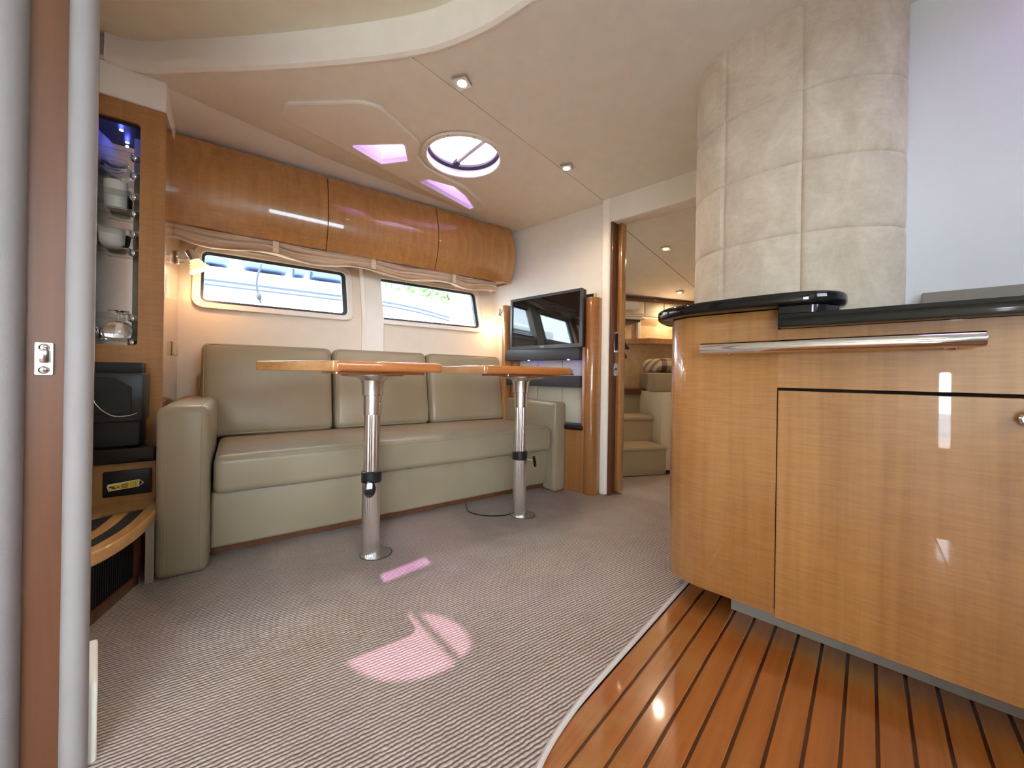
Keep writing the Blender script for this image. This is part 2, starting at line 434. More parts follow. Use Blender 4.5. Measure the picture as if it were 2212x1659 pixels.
# pillar between the windows
def slice_z(b):
    for v in b.bm.verts: v.co.z = .02 + v.co.z * 1.9
    bmesh.ops.bisect_plane(b.bm, geom=b.bm.verts[:] + b.bm.edges[:] + b.bm.faces[:], plane_co=(0, 0, 1.06), plane_no=(0, 0, 1))
pl = MB().prism(rpoly([(.715, -.032), (.83, -.032), (.83, .03), (.715, .03)], [.012, .006, 0, 0]), 0, 1); slice_z(pl)
for v in pl.bm.verts:
    z = v.co.z; v.co = Vector((v.co.x, dw(z) + v.co.y, z))
pl = pl.build('wall_pillar', 'wall_vinyl', frame=FS); struct(pl, 'padded vinyl pillar between the two hull windows')
tr = MB().prism([(.700, -.018), (.716, -.037), (.722, -.032), (.722, .02), (.700, .02)], 0, 1); slice_z(tr)
for v in tr.bm.verts:
    z = v.co.z; v.co = Vector((v.co.x, dw(z) + v.co.y, z))
tr.build('pillar_trim', 'white_plastic', pl, FS)

# ---- forward bulkhead with doorway
bk = MB().plate([(-2.75, -.02), (-1.15, -.02), (-1.15, 1.66), (-.62, 1.66), (-.62, -.02), (1.5, -.02), (1.5, 2.05), (-2.75, 2.05)], [], 2.125, 2.16, axis='y').build('wall_forward', 'wall_vinyl', smooth=0)
struct(bk, 'cream vinyl bulkhead behind the television')
hd = MB().box(-1.175, -.4, 2.095, 2.20, 1.655, 1.86, .012, 3).build('trim_1', 'wall_vinyl'); struct(hd, 'padded header over the cabin doorway')
jb = MB().box(-1.206, -1.152, 2.085, 2.2, 0, 1.86, .014, 3).build('trim_2', 'white_vinyl'); struct(jb, 'white padded post beside the cabin doorway')
# sliding door in its pocket
dr = thing('door_1', 'wooden sliding cabin door pushed into its pocket', None, (-1.14, 2.18, 0)); dr['kind'] = 'structure'
MB().box(-1.15, -1.12, 2.165, 2.205, .015, 1.66, .004).build('door_leaf', 'anigre_dark', dr)
MB().box(-1.153, -1.137, 2.10, 2.205, .0, 1.66, .003).build('door_stile', 'cherry', dr)
MB().box(-1.122, -1.104, 2.155, 2.215, .015, 1.66, .006).build('door_edge', 'anigre', dr)
hp = MB().plate(rrect(-1.146, -1.118, .87, .995, .013), [rrect(-1.141, -1.123, .88, .985, .008)], 2.158, 2.166, axis='y').build('pull_rim', 'chrome', dr)
MB().box(-1.142, -1.122, 2.1645, 2.168, .878, .987).build('pull_recess', 'black_matt', dr)
lk = MB().prism(rrect(-1.144, -1.120, .725, .80, .011), 2.156, 2.166, axis='y').build('lock_plate', 'steel_satin', dr)
MB().cyl((0, 0, 0), .006, 0, .004, 14, Matrix.Translation((-1.132, 2.157, .765)) @ Matrix.Rotation(R(90), 4, 'X')).build('keyhole', 'black_matt', dr)

# ---- starboard side, galley wall, aft bulkhead
sw = MB().plate([(-.14, -.02), (2.2, -.02), (2.2, 2.05), (-.14, 2.05)], [rrect(.02, .88, 1.16, 1.62, .04)], 1.30, 1.36, fn=lambda a, b, c: (c, a, b)).build('wall_starboard', 'wall_vinyl', smooth=0)
struct(sw, 'starboard cabin wall with a window')
w3 = MB().plate(rrect(-.02, .915, 1.12, 1.66, .05), [rrect(.03, .87, 1.17, 1.61, .03)], 1.285, 1.30, fn=lambda a, b, c: (c, a, b)).build('window_3', 'window_gasket'); struct(w3, 'starboard window')
MB().box(1.31, 1.315, .01, .89, 1.15, 1.63).build('pane', 'pane_clear', w3)
for k in range(4):
    MB().box(1.290, 1.305, .03, .87, 1.26 + k * .09, 1.272 + k * .09).build('blind_slat', 'white_plastic', w3)
gw = MB().box(.06, 1.30, 1.59, 1.63, 0, 2.0).build('wall_galley', 'grey_white', smooth=0); struct(gw, 'smooth pale galley wall above the worktop')
aw = thing('wall_aft', 'aft bulkhead with padded door jamb', None, (-1.5, -.06, 0)); aw['kind'] = 'structure'
MB().box(-2.75, -1.04, -.115, -.0125, -.02, 2.02).build('bulkhead_panel', 'wall_vinyl', aw)
MB().box(-1.045, -1.022, -.10, -.02, -.02, 2.02).build('jamb_board', 'cherry', aw)
def roll(x, y, r, name):
    P = []
    for i in range(25):
        a = 2 * math.pi * i / 24
        P.append((x + r * 1.15 * math.cos(a), y + r * math.sin(a)))
    MB().prism(P[:-1], -.01, 2.02).build(name, 'jamb_fabric', aw)
roll(-1.022, -.0245, .0175, 'padded_edge'); roll(-1.022, -.114, .03, 'padded_edge')
lt = MB().prism(rrect(-.010, .010, -.027, .027, .002), 0, .004, mx=Matrix.Translation((-1.0215, -.064, .735)) @ Matrix(((0, 0, 1, 0), (1, 0, 0, 0), (0, 1, 0, 0), (0, 0, 0, 1)))).build('latch_plate', 'steel_satin', aw)
for dz in (-.019, .019):
    MB().sphere((-1.017, -.064, .735 + dz), .0065, 14, 8, (.45, 1, 1)).build('latch_screw', 'chrome', lt)
MB().box(-1.020, -1.008, -.070, -.058, .728, .752, .004).build('latch_tongue', 'dark_chrome', lt)
MB().box(-1.20, -1.03, -.012, .004, -.01, .145, .006, 3).build('jamb_foot', 'white_vinyl', aw)
ast = MB().box(.75, 1.36, -.12, -.06, -.02, 2.02).build('wall_aft_starboard', 'wall_vinyl', smooth=0); struct(ast, 'aft bulkhead on the galley side')

# ---- ceiling: two headliner panels with seam, recess, fascia
HC = (-1.527, 1.255)
fas = [(-2.09, -.0), (-2.075, .045), (-2.03, .11), (-1.936, .185), (-1.583, .458), (-1.207, .711), (-.994, .806), (-.768, .849), (-.3, .88), (.3, .87), (1.3, .80)]
fasc = [(p.x, p.y) for p in catmull(fas, 8)]
split = -1.2
left = [p for p in fasc if p[0] < split - .004]; right = [p for p in fasc if p[0] > split + .004]
port_edge = [FS @ Vector((s, d, 0)) for s, d in ((2.0, .55), (1.72, .53), (1.276, .466), (.85, .44), (.425, .405), (.1, .34), (-.174, .286), (-.42, .25))]
port_edge = [(p.x, p.y) for p in port_edge]
T1 = rpoly([(-1.862, .815), (-1.64, .985), (-1.755, 1.075), (-1.892, 1.0)], .018, 4)
T2 = rpoly([(-1.886, 1.222), (-1.82, 1.245), (-1.768, 1.385), (-1.80, 1.50), (-1.880, 1.64), (-1.918, 1.632)], .014, 4)
def yl(x, a, b):   # y on the seam end
    return a + (b - a)
pout = left + [(split - .002, left[-1][1] + .002), (split - .002, 2.13)] + [(port_edge[0][0], 2.13)] + [p for p in port_edge[1:]] 
shear = lambda a, b, c: (a, b, zc(b) + c)
ce = thing('ceiling', 'beige suede headliner in two panels', None, (-.6, 1.2, 1.83)); ce['kind'] = 'structure'
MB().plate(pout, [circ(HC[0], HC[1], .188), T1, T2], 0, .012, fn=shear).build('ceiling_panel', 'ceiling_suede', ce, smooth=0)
sout = [(split + .002, right[0][1] - .002)] + right + [(1.32, 2.13), (split + .002, 2.13)]
GH = (.50, 1.30)
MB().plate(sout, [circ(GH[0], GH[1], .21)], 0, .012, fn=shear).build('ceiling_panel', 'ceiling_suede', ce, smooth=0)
# removable pad around the deck lights
pad = rpoly([(-1.90, .535), (-1.80, .525), (-1.545, .725), (-1.515, .79), (-1.59, 1.03), (-1.69, 1.08), (-1.738, 1.175), (-1.746, 1.32), (-1.737, 1.43), (-1.80, 1.64), (-1.86, 1.715), (-1.935, 1.69), (-1.958, 1.60), (-1.925, 1.0)], [.04, .05, .05, .05, .06, .05, .05, .05, .05, .05, .03, .02, .1, .1], 5)
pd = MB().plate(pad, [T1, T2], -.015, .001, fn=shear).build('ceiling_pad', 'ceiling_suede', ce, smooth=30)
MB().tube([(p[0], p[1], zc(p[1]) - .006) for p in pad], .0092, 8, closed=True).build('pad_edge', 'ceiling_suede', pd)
for T, nm in ((T1, 'light_well'), (T2, 'light_well')):
    MB().tube([(p[0], p[1], zc(p[1]) - .014) for p in T], .0035, 6, closed=True).build('well_lip', 'well_white', pd)
# light wells up to the roof
def well(poly, top, name):
    n = len(poly); P = [[(poly[i][0], poly[i][1], zc(poly[i][1]) - .014), (top[i][0], top[i][1], 2.002)] for i in range(n)]
    return MB().grid(P, closed_u=True)
t1c = (-1.80, .985); t1top = [(t1c[0] + (p[0] + 1.79) * .86 - .015, t1c[1] + (p[1] - .97) * .86 + .02) for p in T1]
t2c = (-1.868, 1.40); t2top = [(p[0] - .055, p[1] + .05) for p in T2]
well(T1, t1top, 'w').build('light_well', 'well_white', ce); well(T2, t2top, 'w').build('light_well', 'well_white', ce)
P1 = rrect(-1.90, -1.755, .93, 1.055, .02); P2 = rrect(-1.932, -1.862, 1.37, 1.59, .012)
# recessed upper headliner and curved fascia
rec = MB().plate([(-2.75, -.14)] + [(1.36, -.14), (1.36, 1.0)] + [(p[0], p[1] + .02) for p in fasc[::-1]] + [(-2.2, .02), (-2.75, .02)], [], 1.965, 1.98).build('ceiling_recess', 'recess_suede', smooth=0); struct(rec, 'recessed headliner beyond the curved fascia')
fp = fasc; P = []
prof = [(.0, 1.97), (.0, 1.93), (.004, 1.895), (.0, 1.876), (-.006, 1.864), (-.02, 1.858), (-.03, 1.862)]
for i, p in enumerate(fp):
    a = Vector(fp[max(0, i - 1)]); b = Vector(fp[min(len(fp) - 1, i + 1)]); d = (b - a).normalized(); nn = Vector((d.y, -d.x))
    P.append([(p[0] + nn.x * (o + .006), p[1] + nn.y * (o + .006), (z if z > 1.9 else z + zc(p[1]) - 1.864)) for o, z in prof])
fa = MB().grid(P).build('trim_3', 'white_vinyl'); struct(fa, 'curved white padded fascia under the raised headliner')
# soffit strip above the overhead locker
P = []
for s, d in ((1.75, .535), (1.276, .470), (.85, .444), (.425, .409), (.1, .344), (-.15, .290), (-.172, .286)):
    w0 = FS @ Vector((s, d, 0)); z0 = zc(w0.y)
    P.append([(s, d - .004, z0 + .006), (s, d + .03, z0 - .012 * max(0, (1.3 - s) / 1.3)), (s, .53, min(1.812, z0 - .004)), (s, .60, 1.80)])
sf = MB().grid(P).build('trim_4', 'wall_vinyl', frame=FS); struct(sf, 'sloping cream soffit above the overhead locker')
# roof deck outside, with openings
ro = MB().plate([(-3.05, -.14), (1.75, -.14), (1.75, 2.3), (-2.75, 2.3)], [circ(HC[0], HC[1], .172), P1, P2, circ(GH[0], GH[1], .2)], 2.0, 2.03).build('roof', 'gelcoat', smooth=0); struct(ro, 'white deck above the cabin')  # port edge extended as an added overhang to keep sun off the sofa
# galley deck hatch (over the worktop)
g1 = thing('deck_hatch', 'round tinted deck hatch above the galley worktop', 'hatch', (GH[0], GH[1], zc(GH[1])))
MB().lathe([(.208, zc(GH[1]) - .004), (.198, zc(GH[1]) - .006), (.198, 2.0), (.208, 2.0)], (GH[0], GH[1], 0), 40).build('hatch_tube', 'well_white', g1)
MB().cyl((GH[0], GH[1], 0), .199, 2.004, 2.012, 40).build('hatch_glass', 'hatch_tint', g1)
# saloon hatch
ht = thing('deck_hatch', 'round deck hatch with crossbar and tinted dome between the downlights', 'hatch', (HC[0], HC[1], zc(HC[1])))
zh = zc(HC[1])
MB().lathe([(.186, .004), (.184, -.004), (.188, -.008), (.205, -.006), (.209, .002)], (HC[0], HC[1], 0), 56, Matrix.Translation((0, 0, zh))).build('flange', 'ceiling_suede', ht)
for k in range(10):
    a = 2 * math.pi * (k + .3) / 10
    MB().sphere((HC[0] + .1965 * math.cos(a), HC[1] + .1965 * math.sin(a), zh - .007), .0038, 10, 6, (1, 1, .5)).build('screw', 'dark_chrome', ht)
MB().lathe([(.186, zh - .004), (.184, zh + .006), (.184, zh + .034), (.181, zh + .037)], (HC[0], HC[1], 0), 56).build('hatch_tube', 'well_white', ht)
MB().lathe([(.184, zh + .034), (.174, zh + .036), (.170, zh + .044), (.174, zh + .058), (.186, zh + .058)], (HC[0], HC[1], 0), 56).build('gasket', 'gasket', ht)
MB().lathe([(.178, zh + .057), (.180, 1.985), (.174, 2.0), (.171, 2.032)], (HC[0], HC[1], 0), 56).build('hatch_rim', 'well_white', ht)
MB().lathe([(.184, 2.031), (.17, 2.036), (.12, 2.046), (.06, 2.051), (0, 2.052)], (HC[0], HC[1], 0), 48).build('hatch_glass', 'hatch_tint', ht)
a0 = R(-7); dv = Vector((math.cos(a0), math.sin(a0), 0)); c0 = Vector((HC[0], HC[1], zh + .056)) + Vector((-dv.y, dv.x, 0)) * .05
MB().tube([c0 - dv * .165, c0 + dv * .165], .011, 10).build('crossbar', 'steel_satin', ht)
MB().box(-.02, .02, -.012, .012, -.016, .012, .004, mx=Matrix.Translation(c0 - dv * .15) @ rz(a0)).build('catch', 'gasket', ht)
for nm, Pp in (('deck_light', P1), ('deck_light', P2)):
    cx_ = sum(p[0] for p in Pp) / len(Pp); cy_ = sum(p[1] for p in Pp) / len(Pp)
    g = thing(nm, 'lilac-lit deck light in the wider ceiling opening' if Pp is P1 else 'lilac-lit deck light in the narrow pointed ceiling opening', 'skylight', (cx_, cy_, 2.0))
    big_ = [(cx_ + (p[0] - cx_) * 1.16, cy_ + (p[1] - cy_) * 1.16) for p in Pp]
    MB().plate(big_, [Pp], 1.990, 2.0).build('gasket', 'gasket', g)
    MB().prism(big_, 2.031, 2.037).build('pane', 'deck_light_tint', g)
    topc = t1top if Pp is P1 else t2top
    out_ = [(sum(q[0] for q in topc) / len(topc) + (q[0] - sum(w[0] for w in topc) / len(topc)) * 1.2, sum(q[1] for q in topc) / len(topc) + (q[1] - sum(w[1] for w in topc) / len(topc)) * 1.2) for q in topc]

# ---- recessed downlights
def downlight(name, label, x, y, z, rot, tilt=0., energy=6, group=None):
    t = thing(name, label, 'downlight', (x, y, z), group=group)
    mx = Matrix.Translation((x, y, z)) @ Matrix.Rotation(tilt, 4, 'X') @ rz(rot)
    MB().plate(rrect(-.029, .029, -.029, .029, .004), [circ(0, 0, .019, 24)], -.010, -.001, mx=mx).build('bezel', 'steel_satin', t)
    MB().lathe([(.019, -.002), (.018, .012)], (0, 0, 0), 24, mx).build('reflector', 'chrome', t)
    MB().sphere((0, 0, .004), .0175, 18, 10, (1, 1, .55), mx).build('lens', 'lens_warm', t)
    lamp('downlight_bulb', 'SPOT', energy, (1, .76, .5), mx @ Vector((0, 0, -.012)), t, .015, (0, 0, -1), R(150), .8)
downlight('downlight', 'square chrome downlight beside the ceiling seam, nearer the curved fascia', -1.147, .929, zc(.929), R(24))
downlight('downlight', 'square chrome downlight beside the ceiling seam, nearer the cabin doorway', -1.166, 1.649, zc(1.649), R(24))

# ---- suede-clad curved column between doorway and galley
plan = [(-.495, 2.12), (-.495, 1.85), (-.495, 1.64), (-.486, 1.55), (-.455, 1.485), (-.41, 1.440), (-.358, 1.413), (-.263, 1.396), (-.15, 1.400), (-.075, 1.418), (-.005, 1.455), (.045, 1.498), (.068, 1.54), (.070, 1.60)]
pc = [(p.x, p.y) for p in catmull(plan, 10)]
cl = MB().prism([(p[0] + (.012 if p[0] < -.2 else -.012 if p[0] > 0 else 0), p[1] + .014) for p in pc] + [(.06, 2.12)], .893, 1.84).build('wall_column', 'dark_void'); struct(cl, 'curved column clad in quilted suede squares')
def near(xt, ylim=9): return min(range(len(pc)), key=lambda i: abs(pc[i][0] - xt) + (0 if pc[i][1] < 1.47 else 5))
seams = [0, 21, near(-.358), near(-.148), len(pc) - 1]
seams[1] = min(range(len(pc)), key=lambda i: (pc[i][0] + .49) ** 2 + (pc[i][1] - 1.575) ** 2)
rows_ = [.893, 1.152, 1.362, 1.575, 1.835]
for ci in range(4):
    seg = pc[seams[ci]:seams[ci + 1] + 1]; m_ = len(seg)
    L = [0]
    for i in range(1, m_): L.append(L[-1] + math.dist(seg[i], seg[i - 1]))
    for ri in range(4):
        z0, z1 = rows_[ri], rows_[ri + 1]; P = []
        ts = [0, .006, .016, .04, .1] + [(.1 + .8 * k / 10) for k in range(1, 10)] + [.9, .96, .984, .994, 1]
        us = sorted(set([0, .004, .012, .025] + [L[-1] * k / 16 for k in range(1, 16)] + [L[-1] - .025, L[-1] - .012, L[-1] - .004, L[-1]]))
        for u_ in us:
            k = max(0, min(m_ - 2, next((i for i in range(m_ - 1) if L[i + 1] >= u_), m_ - 2))); f = (u_ - L[k]) / max(1e-9, L[k + 1] - L[k])
            px = seg[k][0] + (seg[k + 1][0] - seg[k][0]) * f; py = seg[k][1] + (seg[k + 1][1] - seg[k][1]) * f
            gi = seams[ci] + k; a = Vector(pc[max(0, gi - 1)]); b = Vector(pc[min(len(pc) - 1, gi + 2)]); d = (b - a).normalized(); nn = Vector((d.y, -d.x))
            rowp = []
            for t_ in ts:
                z = z0 + (z1 - z0) * t_; e = min(u_, L[-1] - u_, (z - z0), (z1 - z)); o = .007 * (1 - math.exp(-e / .005)) - .002
                rowp.append((px + nn.x * o, py + nn.y * o, z))
            P.append(rowp)
        MB().grid(P).build('panel', 'suede', cl)

# ================================================================== SOFA
sf = thing('sofa', 'greige leather three-seat sofa with square arms under the windows', 'sofa', (.83, .3, 0), FS)
MB().box(-.01, 1.665, .06, .66, .012, .05).build('plinth', 'cherry', sf, FS)
MB().box(-.006, 1.665, .022, .66, .045, .262, .012, 3).build('base', 'leather', sf, FS)
def cushion(x0, x1, y0, y1, z0, z1, r, puff, seg=4, n=14, mx=None, plump_axis='z'):
    t = bmesh.new(); bmesh.ops.create_cube(t, size=1)
    for v in t.verts: v.co = Vector((x0 + (x1 - x0) * (v.co.x + .5), y0 + (y1 - y0) * (v.co.y + .5), z0 + (z1 - z0) * (v.co.z + .5)))
    bmesh.ops.bevel(t, geom=t.edges[:], offset=r, segments=seg, profile=.55, affect='EDGES')
    bmesh.ops.subdivide_edges(t, edges=[e for e in t.edges if e.calc_length() > .12], cuts=7, use_grid_fill=True)
    cx, cy, cz = (x0 + x1) / 2, (y0 + y1) / 2, (z0 + z1) / 2
    for v in t.verts:
        fx = 1 - min(1, abs((v.co.x - cx) / ((x1 - x0) / 2))) ** 4; fy = 1 - min(1, abs((v.co.y - cy) / ((y1 - y0) / 2))) ** 4; fz = 1 - min(1, abs((v.co.z - cz) / ((z1 - z0) / 2))) ** 4
        if plump_axis == 'z': v.co.z += puff * fx * fy * (1 if v.co.z > cz else -.3)
        if plump_axis == 'y': v.co.y += puff * fx * fz * (-1 if v.co.y < cy else .3)
    b = MB(); b._merge(t, mx); return b
b = cushion(.004, 1.655, -.03, .52, .258, .402, .03, .008)
for v in b.bm.verts:   # soft overhang and a few creases by the far end
    s, d, z = v.co
    if z > .39: v.co.z += .003 * math.sin(s * 31) * max(0, s - .9)
sc = b.build('seat_cushion', 'leather', sf, FS)
def piping(pts, parent, r=.0032, closed=False): MB().tube(pts, r, 6, closed=closed).build('piping', 'leather', parent, FS)
piping([(.012, .42, .392), (.010, .0, .392), (.02, -.028, .384), (1.64, -.028, .384), (1.65, .0, .392)], sc)
tilt = math.atan2(.085, .46)
for k, (a, c) in enumerate(((-.072, .505), (.513, 1.072), (1.080, 1.652))):
    mx = Matrix.Translation((0, .475, .405)) @ Matrix.Rotation(-tilt, 4, 'X')
    bc = cushion(a, c, 0, .112, .0, .462, .036, .016, mx=mx, plump_axis='y').build('back_cushion', 'leather', sf, FS)
    q = [mx @ Vector(p) for p in [(p[0], .004, p[1]) for p in rrect(a + .012, c - .012, .012, .450, .035)]]
    piping(q, bc, .003, True)
MB().box(-.09, 1.70, .60, .68, .02, .70, .02).build('back_frame', 'leather', sf, FS)
al = MB().box(-.150, -.004, -.062, .66, .0, .594, .026, 4).build('arm', 'leather', sf, FS)
piping([(-.124, .5, .594), (-.124, -.04, .594), (-.124, -.060, .575), (-.124, -.0625, .02)], al, .0022)
piping([(-.030, .5, .594), (-.030, -.04, .594), (-.030, -.060, .575), (-.030, -.0625, .02)], al, .0022)
ar = MB().box(1.660, 1.762, -.045, .66, .0, .556, .024, 4).build('arm', 'leather', sf, FS)
piping([(1.684, .5, .556), (1.684, -.025, .556), (1.684, -.044, .54), (1.684, -.0455, .02)], ar, .0022)

# ================================================================== TABLES
def table(label, s, d, poly, knob_ang, chams):
    t = thing('pedestal_table', label, 'table', (s, d, 0), FS, 'pedestal dining tables')
    MB().prism(poly, .724, .758, .011, 4).build('tabletop', 'table_wood', t, FS)
    for ch in chams: MB().prism(ch, .7225, .7575, .011, 4).build('end_band', 'table_end_wood', t, FS)
    cx_ = sum(p[0] for p in poly) / len(poly); cy_ = sum(p[1] for p in poly) / len(poly)
    MB().prism(rrect(s - .17, s + .17, d - .12, d + .12, .02), .713, .7235, .002, 1).build('under_board', 'table_wood', t, FS)
    c = (s, d, 0)
    MB().lathe([(0, .713), (.118, .713), (.119, .708), (.11, .705), (.06, .700), (.046, .690), (.042, .672), (.041, .632), (.036, .630), (0, .630)], c, 40).build('top_flange', 'alu', t, FS)
    for k in range(4):
        a = R(45 + 90 * k); MB().sphere((s + .1 * math.cos(a), d + .1 * math.sin(a), .706), .005, 10, 6, (1, 1, .5)).build('screw', 'chrome', t, FS)
    sl_ = MB().lathe([(.0345, .632), (.0345, .556), (.031, .555), (0, .555)], c, 36).build('sleeve', 'alu', t, FS)
    MB().sphere((s + .02, d - .028, .60), .004, 8, 6).build('rivet', 'dark_chrome', sl_, FS)
    def flute(r0_, n_, dep): return [(s + (r0_ - dep * (.5 + .5 * math.cos(n_ * 2 * math.pi * i / (n_ * 6)))) * math.cos(2 * math.pi * i / (n_ * 6)), d + (r0_ - dep * (.5 + .5 * math.cos(n_ * 2 * math.pi * i / (n_ * 6)))) * math.sin(2 * math.pi * i / (n_ * 6))) for i in range(n_ * 6)]
    MB().prism(flute(.0300, 14, .003), .30, .56).build('upper_tube', 'alu', t, FS, 50)
    MB().prism(flute(.0345, 30, .0016), .004, .295).build('lower_tube', 'alu', t, FS, 50)
    cl_ = MB().lathe([(.034, .288), (.0385, .290), (.0385, .330), (.034, .333), (.029, .333)], c, 32).build('clamp', 'black_plastic', t, FS)
    dx, dy = math.cos(knob_ang), math.sin(knob_ang)
    MB().tube([(s + dx * .036, d + dy * .036, .29), (s + dx * .075, d + dy * .075, .280)], .004, 8).build('knob_stem', 'chrome', cl_, FS)
    kmx = Matrix.Translation((s + dx * .075, d + dy * .075, .278)) @ rz(knob_ang) @ Matrix.Rotation(R(80), 4, 'Y')
    MB().lathe([(0, -.006), (.024, -.006), (.030, 0), (.026, .007), (0, .010)], (0, 0, 0), 28, kmx @ Matrix.Diagonal((1, .72, 1, 1))).build('knob', 'black_gloss', cl_, FS)
    MB().lathe([(0, .0005), (.058, .0005), (.058, .003), (.05, .004), (0, .004)], (s + .020, d - .008, 0), 40).build('floor_plate', 'steel_satin', t, FS)
    MB().lathe([(.0585, .0), (.062, .002), (.0585, .003)], (s + .020, d - .008, 0), 40).build('plate_rim', 'gasket', t, FS)
    return t
polyA = rpoly([(.325, -.50), (.697, -.50), (.70, .04), (.135, .04), (.135, -.10)], [.012, .03, .03, .03, .03], 4)
chA = [rpoly([(.315, -.505), (.345, -.492), (.158, -.085), (.126, -.095)], .006, 3)]
table('pedestal table with a slanted end beside the sofa arm near the drinks cabinet', .510, -.246, polyA, R(-110), chA)
polyB = rpoly([(.878, -.50), (1.34, -.50), (1.60, -.27), (1.63, -.10), (1.63, .04), (.91, .04)], [.012, .06, .06, .04, .03, .03], 4)
chB = [rpoly([(.868, -.505), (.892, -.495), (.922, .03), (.90, .03)], .006, 3)]
table('pedestal table in front of the television', 1.257, -.230, polyB, R(-38), chB)
cb = MB().tube([tuple(p) for p in catmull([(1.10, .05, .012), (1.06, -.06, .006), (1.10, -.15, .005), (1.18, -.20, .005), (1.225, -.20, .006)], 8)], .003, 6).build('power_cord', 'black_plastic', frame=FS)
tag(cb, 'thin black cord on the carpet between sofa and the table facing the television', 'cord')

# ================================================================== OVERHEAD LOCKER
lc = thing('overhead_locker', 'long glossy wooden overhead locker with three bowed doors', 'locker', (.75, .6, 1.39), FS)
def bow(z, z0=1.392, z1=1.792): f = (z - z0) / (z1 - z0); return .505 - .055 * math.sin(math.pi * min(1, max(0, f)) ** .9) 
zz = [1.392 + .4 * k / 16 for k in range(17)]
EN = [(1.97, None)]
def lockprof(off, zlo=1.392, zhi=1.792): return [(bow(z) + off, z) for z in [zlo + (zhi - zlo) * k / 16 for k in range(17)]]
MB().prism([(.69, 1.41), ] + lockprof(.022, 1.40, 1.785) + [(.69, 1.785)], -.19, 1.695, axis='x').build('carcass', 'anigre_dark', lc, FS)
for a, c in ((-.192, .456), (.461, 1.096), (1.101, 1.694)):
    pr = lockprof(0); bk_ = [(p[0] + .02, p[1]) for p in pr[::-1]]
    MB().prism(pr + bk_, a, c, axis='x').build('locker_door', 'anigre', lc, FS)
# the locker's closing cheek at the bulkhead
MB().prism([(.69, 1.40)] + lockprof(.004) + [(.69, 1.79)], 1.695, 1.70, axis='x').build('cheek', 'anigre_dark', lc, FS)

# ---- roman blind bunched under the locker
bl = thing('roman_blind', 'tan roman blind gathered in folds beneath the overhead locker', 'blind', (.7, .62, 1.36), FS)
def blind_z(s):
    ties = (-.17, .225, .72, 1.25, 1.60)
    for a, c in zip(ties, ties[1:]):
        if a <= s <= c:
            f = (s - a) / (c - a); return -.012 * math.sin(math.pi * f) ** 1.3 - .006 * math.sin(2 * math.pi * f)
    return 0
for k, (zo, do, th) in enumerate(((1.402, .565, .017), (1.385, .572, .018), (1.367, .560, .018), (1.350, .566, .013), (1.340, .560, .008))):
    P = []
    S_ = [-.172 + 1.772 * i / 70 for i in range(71)]
    for s in S_:
        dz = blind_z(s) * (.4 + .3 * k) + .0025 * math.sin(s * 23 + k * 2) ; w_ = 1 + .25 * math.sin(s * 11 + k)
        c_ = (do + .006 * math.sin(s * 9 + k * 1.7) + .03 * max(0, s - 1.2), zo + dz)
        ring = []
        for j in range(11):
            a = 2 * math.pi * j / 10; ring.append((s, c_[0] + .030 * math.cos(a), c_[1] + th * .62 * w_ * math.sin(a) + .3 * (.03 * math.cos(a)) * (-1) ** k))
        P.append(ring)
    MB().grid(P).build('fold', 'blind_fabric', bl, FS, 60)
for s in (.225, .72, 1.25):
    MB().box(s - .014, s + .014, .527, .534, 1.335, 1.412, .003).build('tie_tape', 'blind_fabric', bl, FS)
    MB().sphere((s, .526, 1.405), .007, 12, 8).build('tie_button', 'cream_plastic', bl, FS)

# ================================================================== WALL LAMPS
def sconce(label, M0, energy):
    t = thing('wall_lamp', label, 'lamp', M0.translation, None, 'swivel wall lamps'); WM[t.name] = t.matrix_world.copy()
    # local: x out of the mounting surface, z up
    ax = M0 @ Matrix.Rotation(R(90), 4, 'Y')
    MB().lathe([(0, 0), (.031, 0), (.033, .004), (.033, .012), (.029, .016), (0, .016)], (0, 0, 0), 32, ax).build('back_plate', 'dark_chrome', t)
    MB().tube([M0 @ Vector((.01, 0, -.024)), M0 @ Vector((.034, 0, -.024))], .0045, 8).build('switch', 'chrome', t)
    MB().tube([M0 @ Vector((.014, 0, .002)), M0 @ Vector((.04, 0, .0)), M0 @ Vector((.053, 0, .008))], .0055, 10).build('arm', 'dark_chrome', t)
    hd_ = M0 @ Matrix.Translation((.060, 0, .018)) @ Matrix.Rotation(R(-28), 4, 'Y')
    MB().lathe([(0, .026), (.0165, .026), (.018, .022), (.018, -.026), (0, -.026)], (0, 0, 0), 28, hd_).build('lamp_head', 'dark_chrome', t)
    P = []
    for i in range(49):
        a = 2 * math.pi * i / 48; sq = 1 / max(abs(math.cos(a)), abs(math.sin(a))) ** .55; row_ = []
        for j in range(17):
            f = j / 16; z = -.020 - .052 * f; r_ = (.018 + .026 * f ** 1.15) * (1 + (sq - 1) * f) + .0032 * math.sin(j * math.pi / 2 * 1.0 + .3) + .002 * f * math.sin(8 * a)
            row_.append(hd_ @ Vector((r_ * math.cos(a), r_ * math.sin(a), z)))
        P.append(row_)
    MB().grid(P).build('lamp_shade', 'shade_glow', t)
    MB().sphere((0, 0, -.05), .015, 16, 10, (1, 1, 1.2), hd_).build('bulb', 'bulb', t)
    lamp('wall_lamp_light', 'POINT', energy, (1, .70, .42), hd_ @ Vector((0, 0, -.095)), t, .02)
sconce('lit wall lamp with frosted wavy shade on the drinks cabinet side', FS @ Matrix.Translation((-.172, .57, 1.245)), .6)
sconce('lit wall lamp with frosted wavy shade beside the television', Matrix.Translation((-1.955, 2.03, 1.165)) @ rz(R(180)), .5)

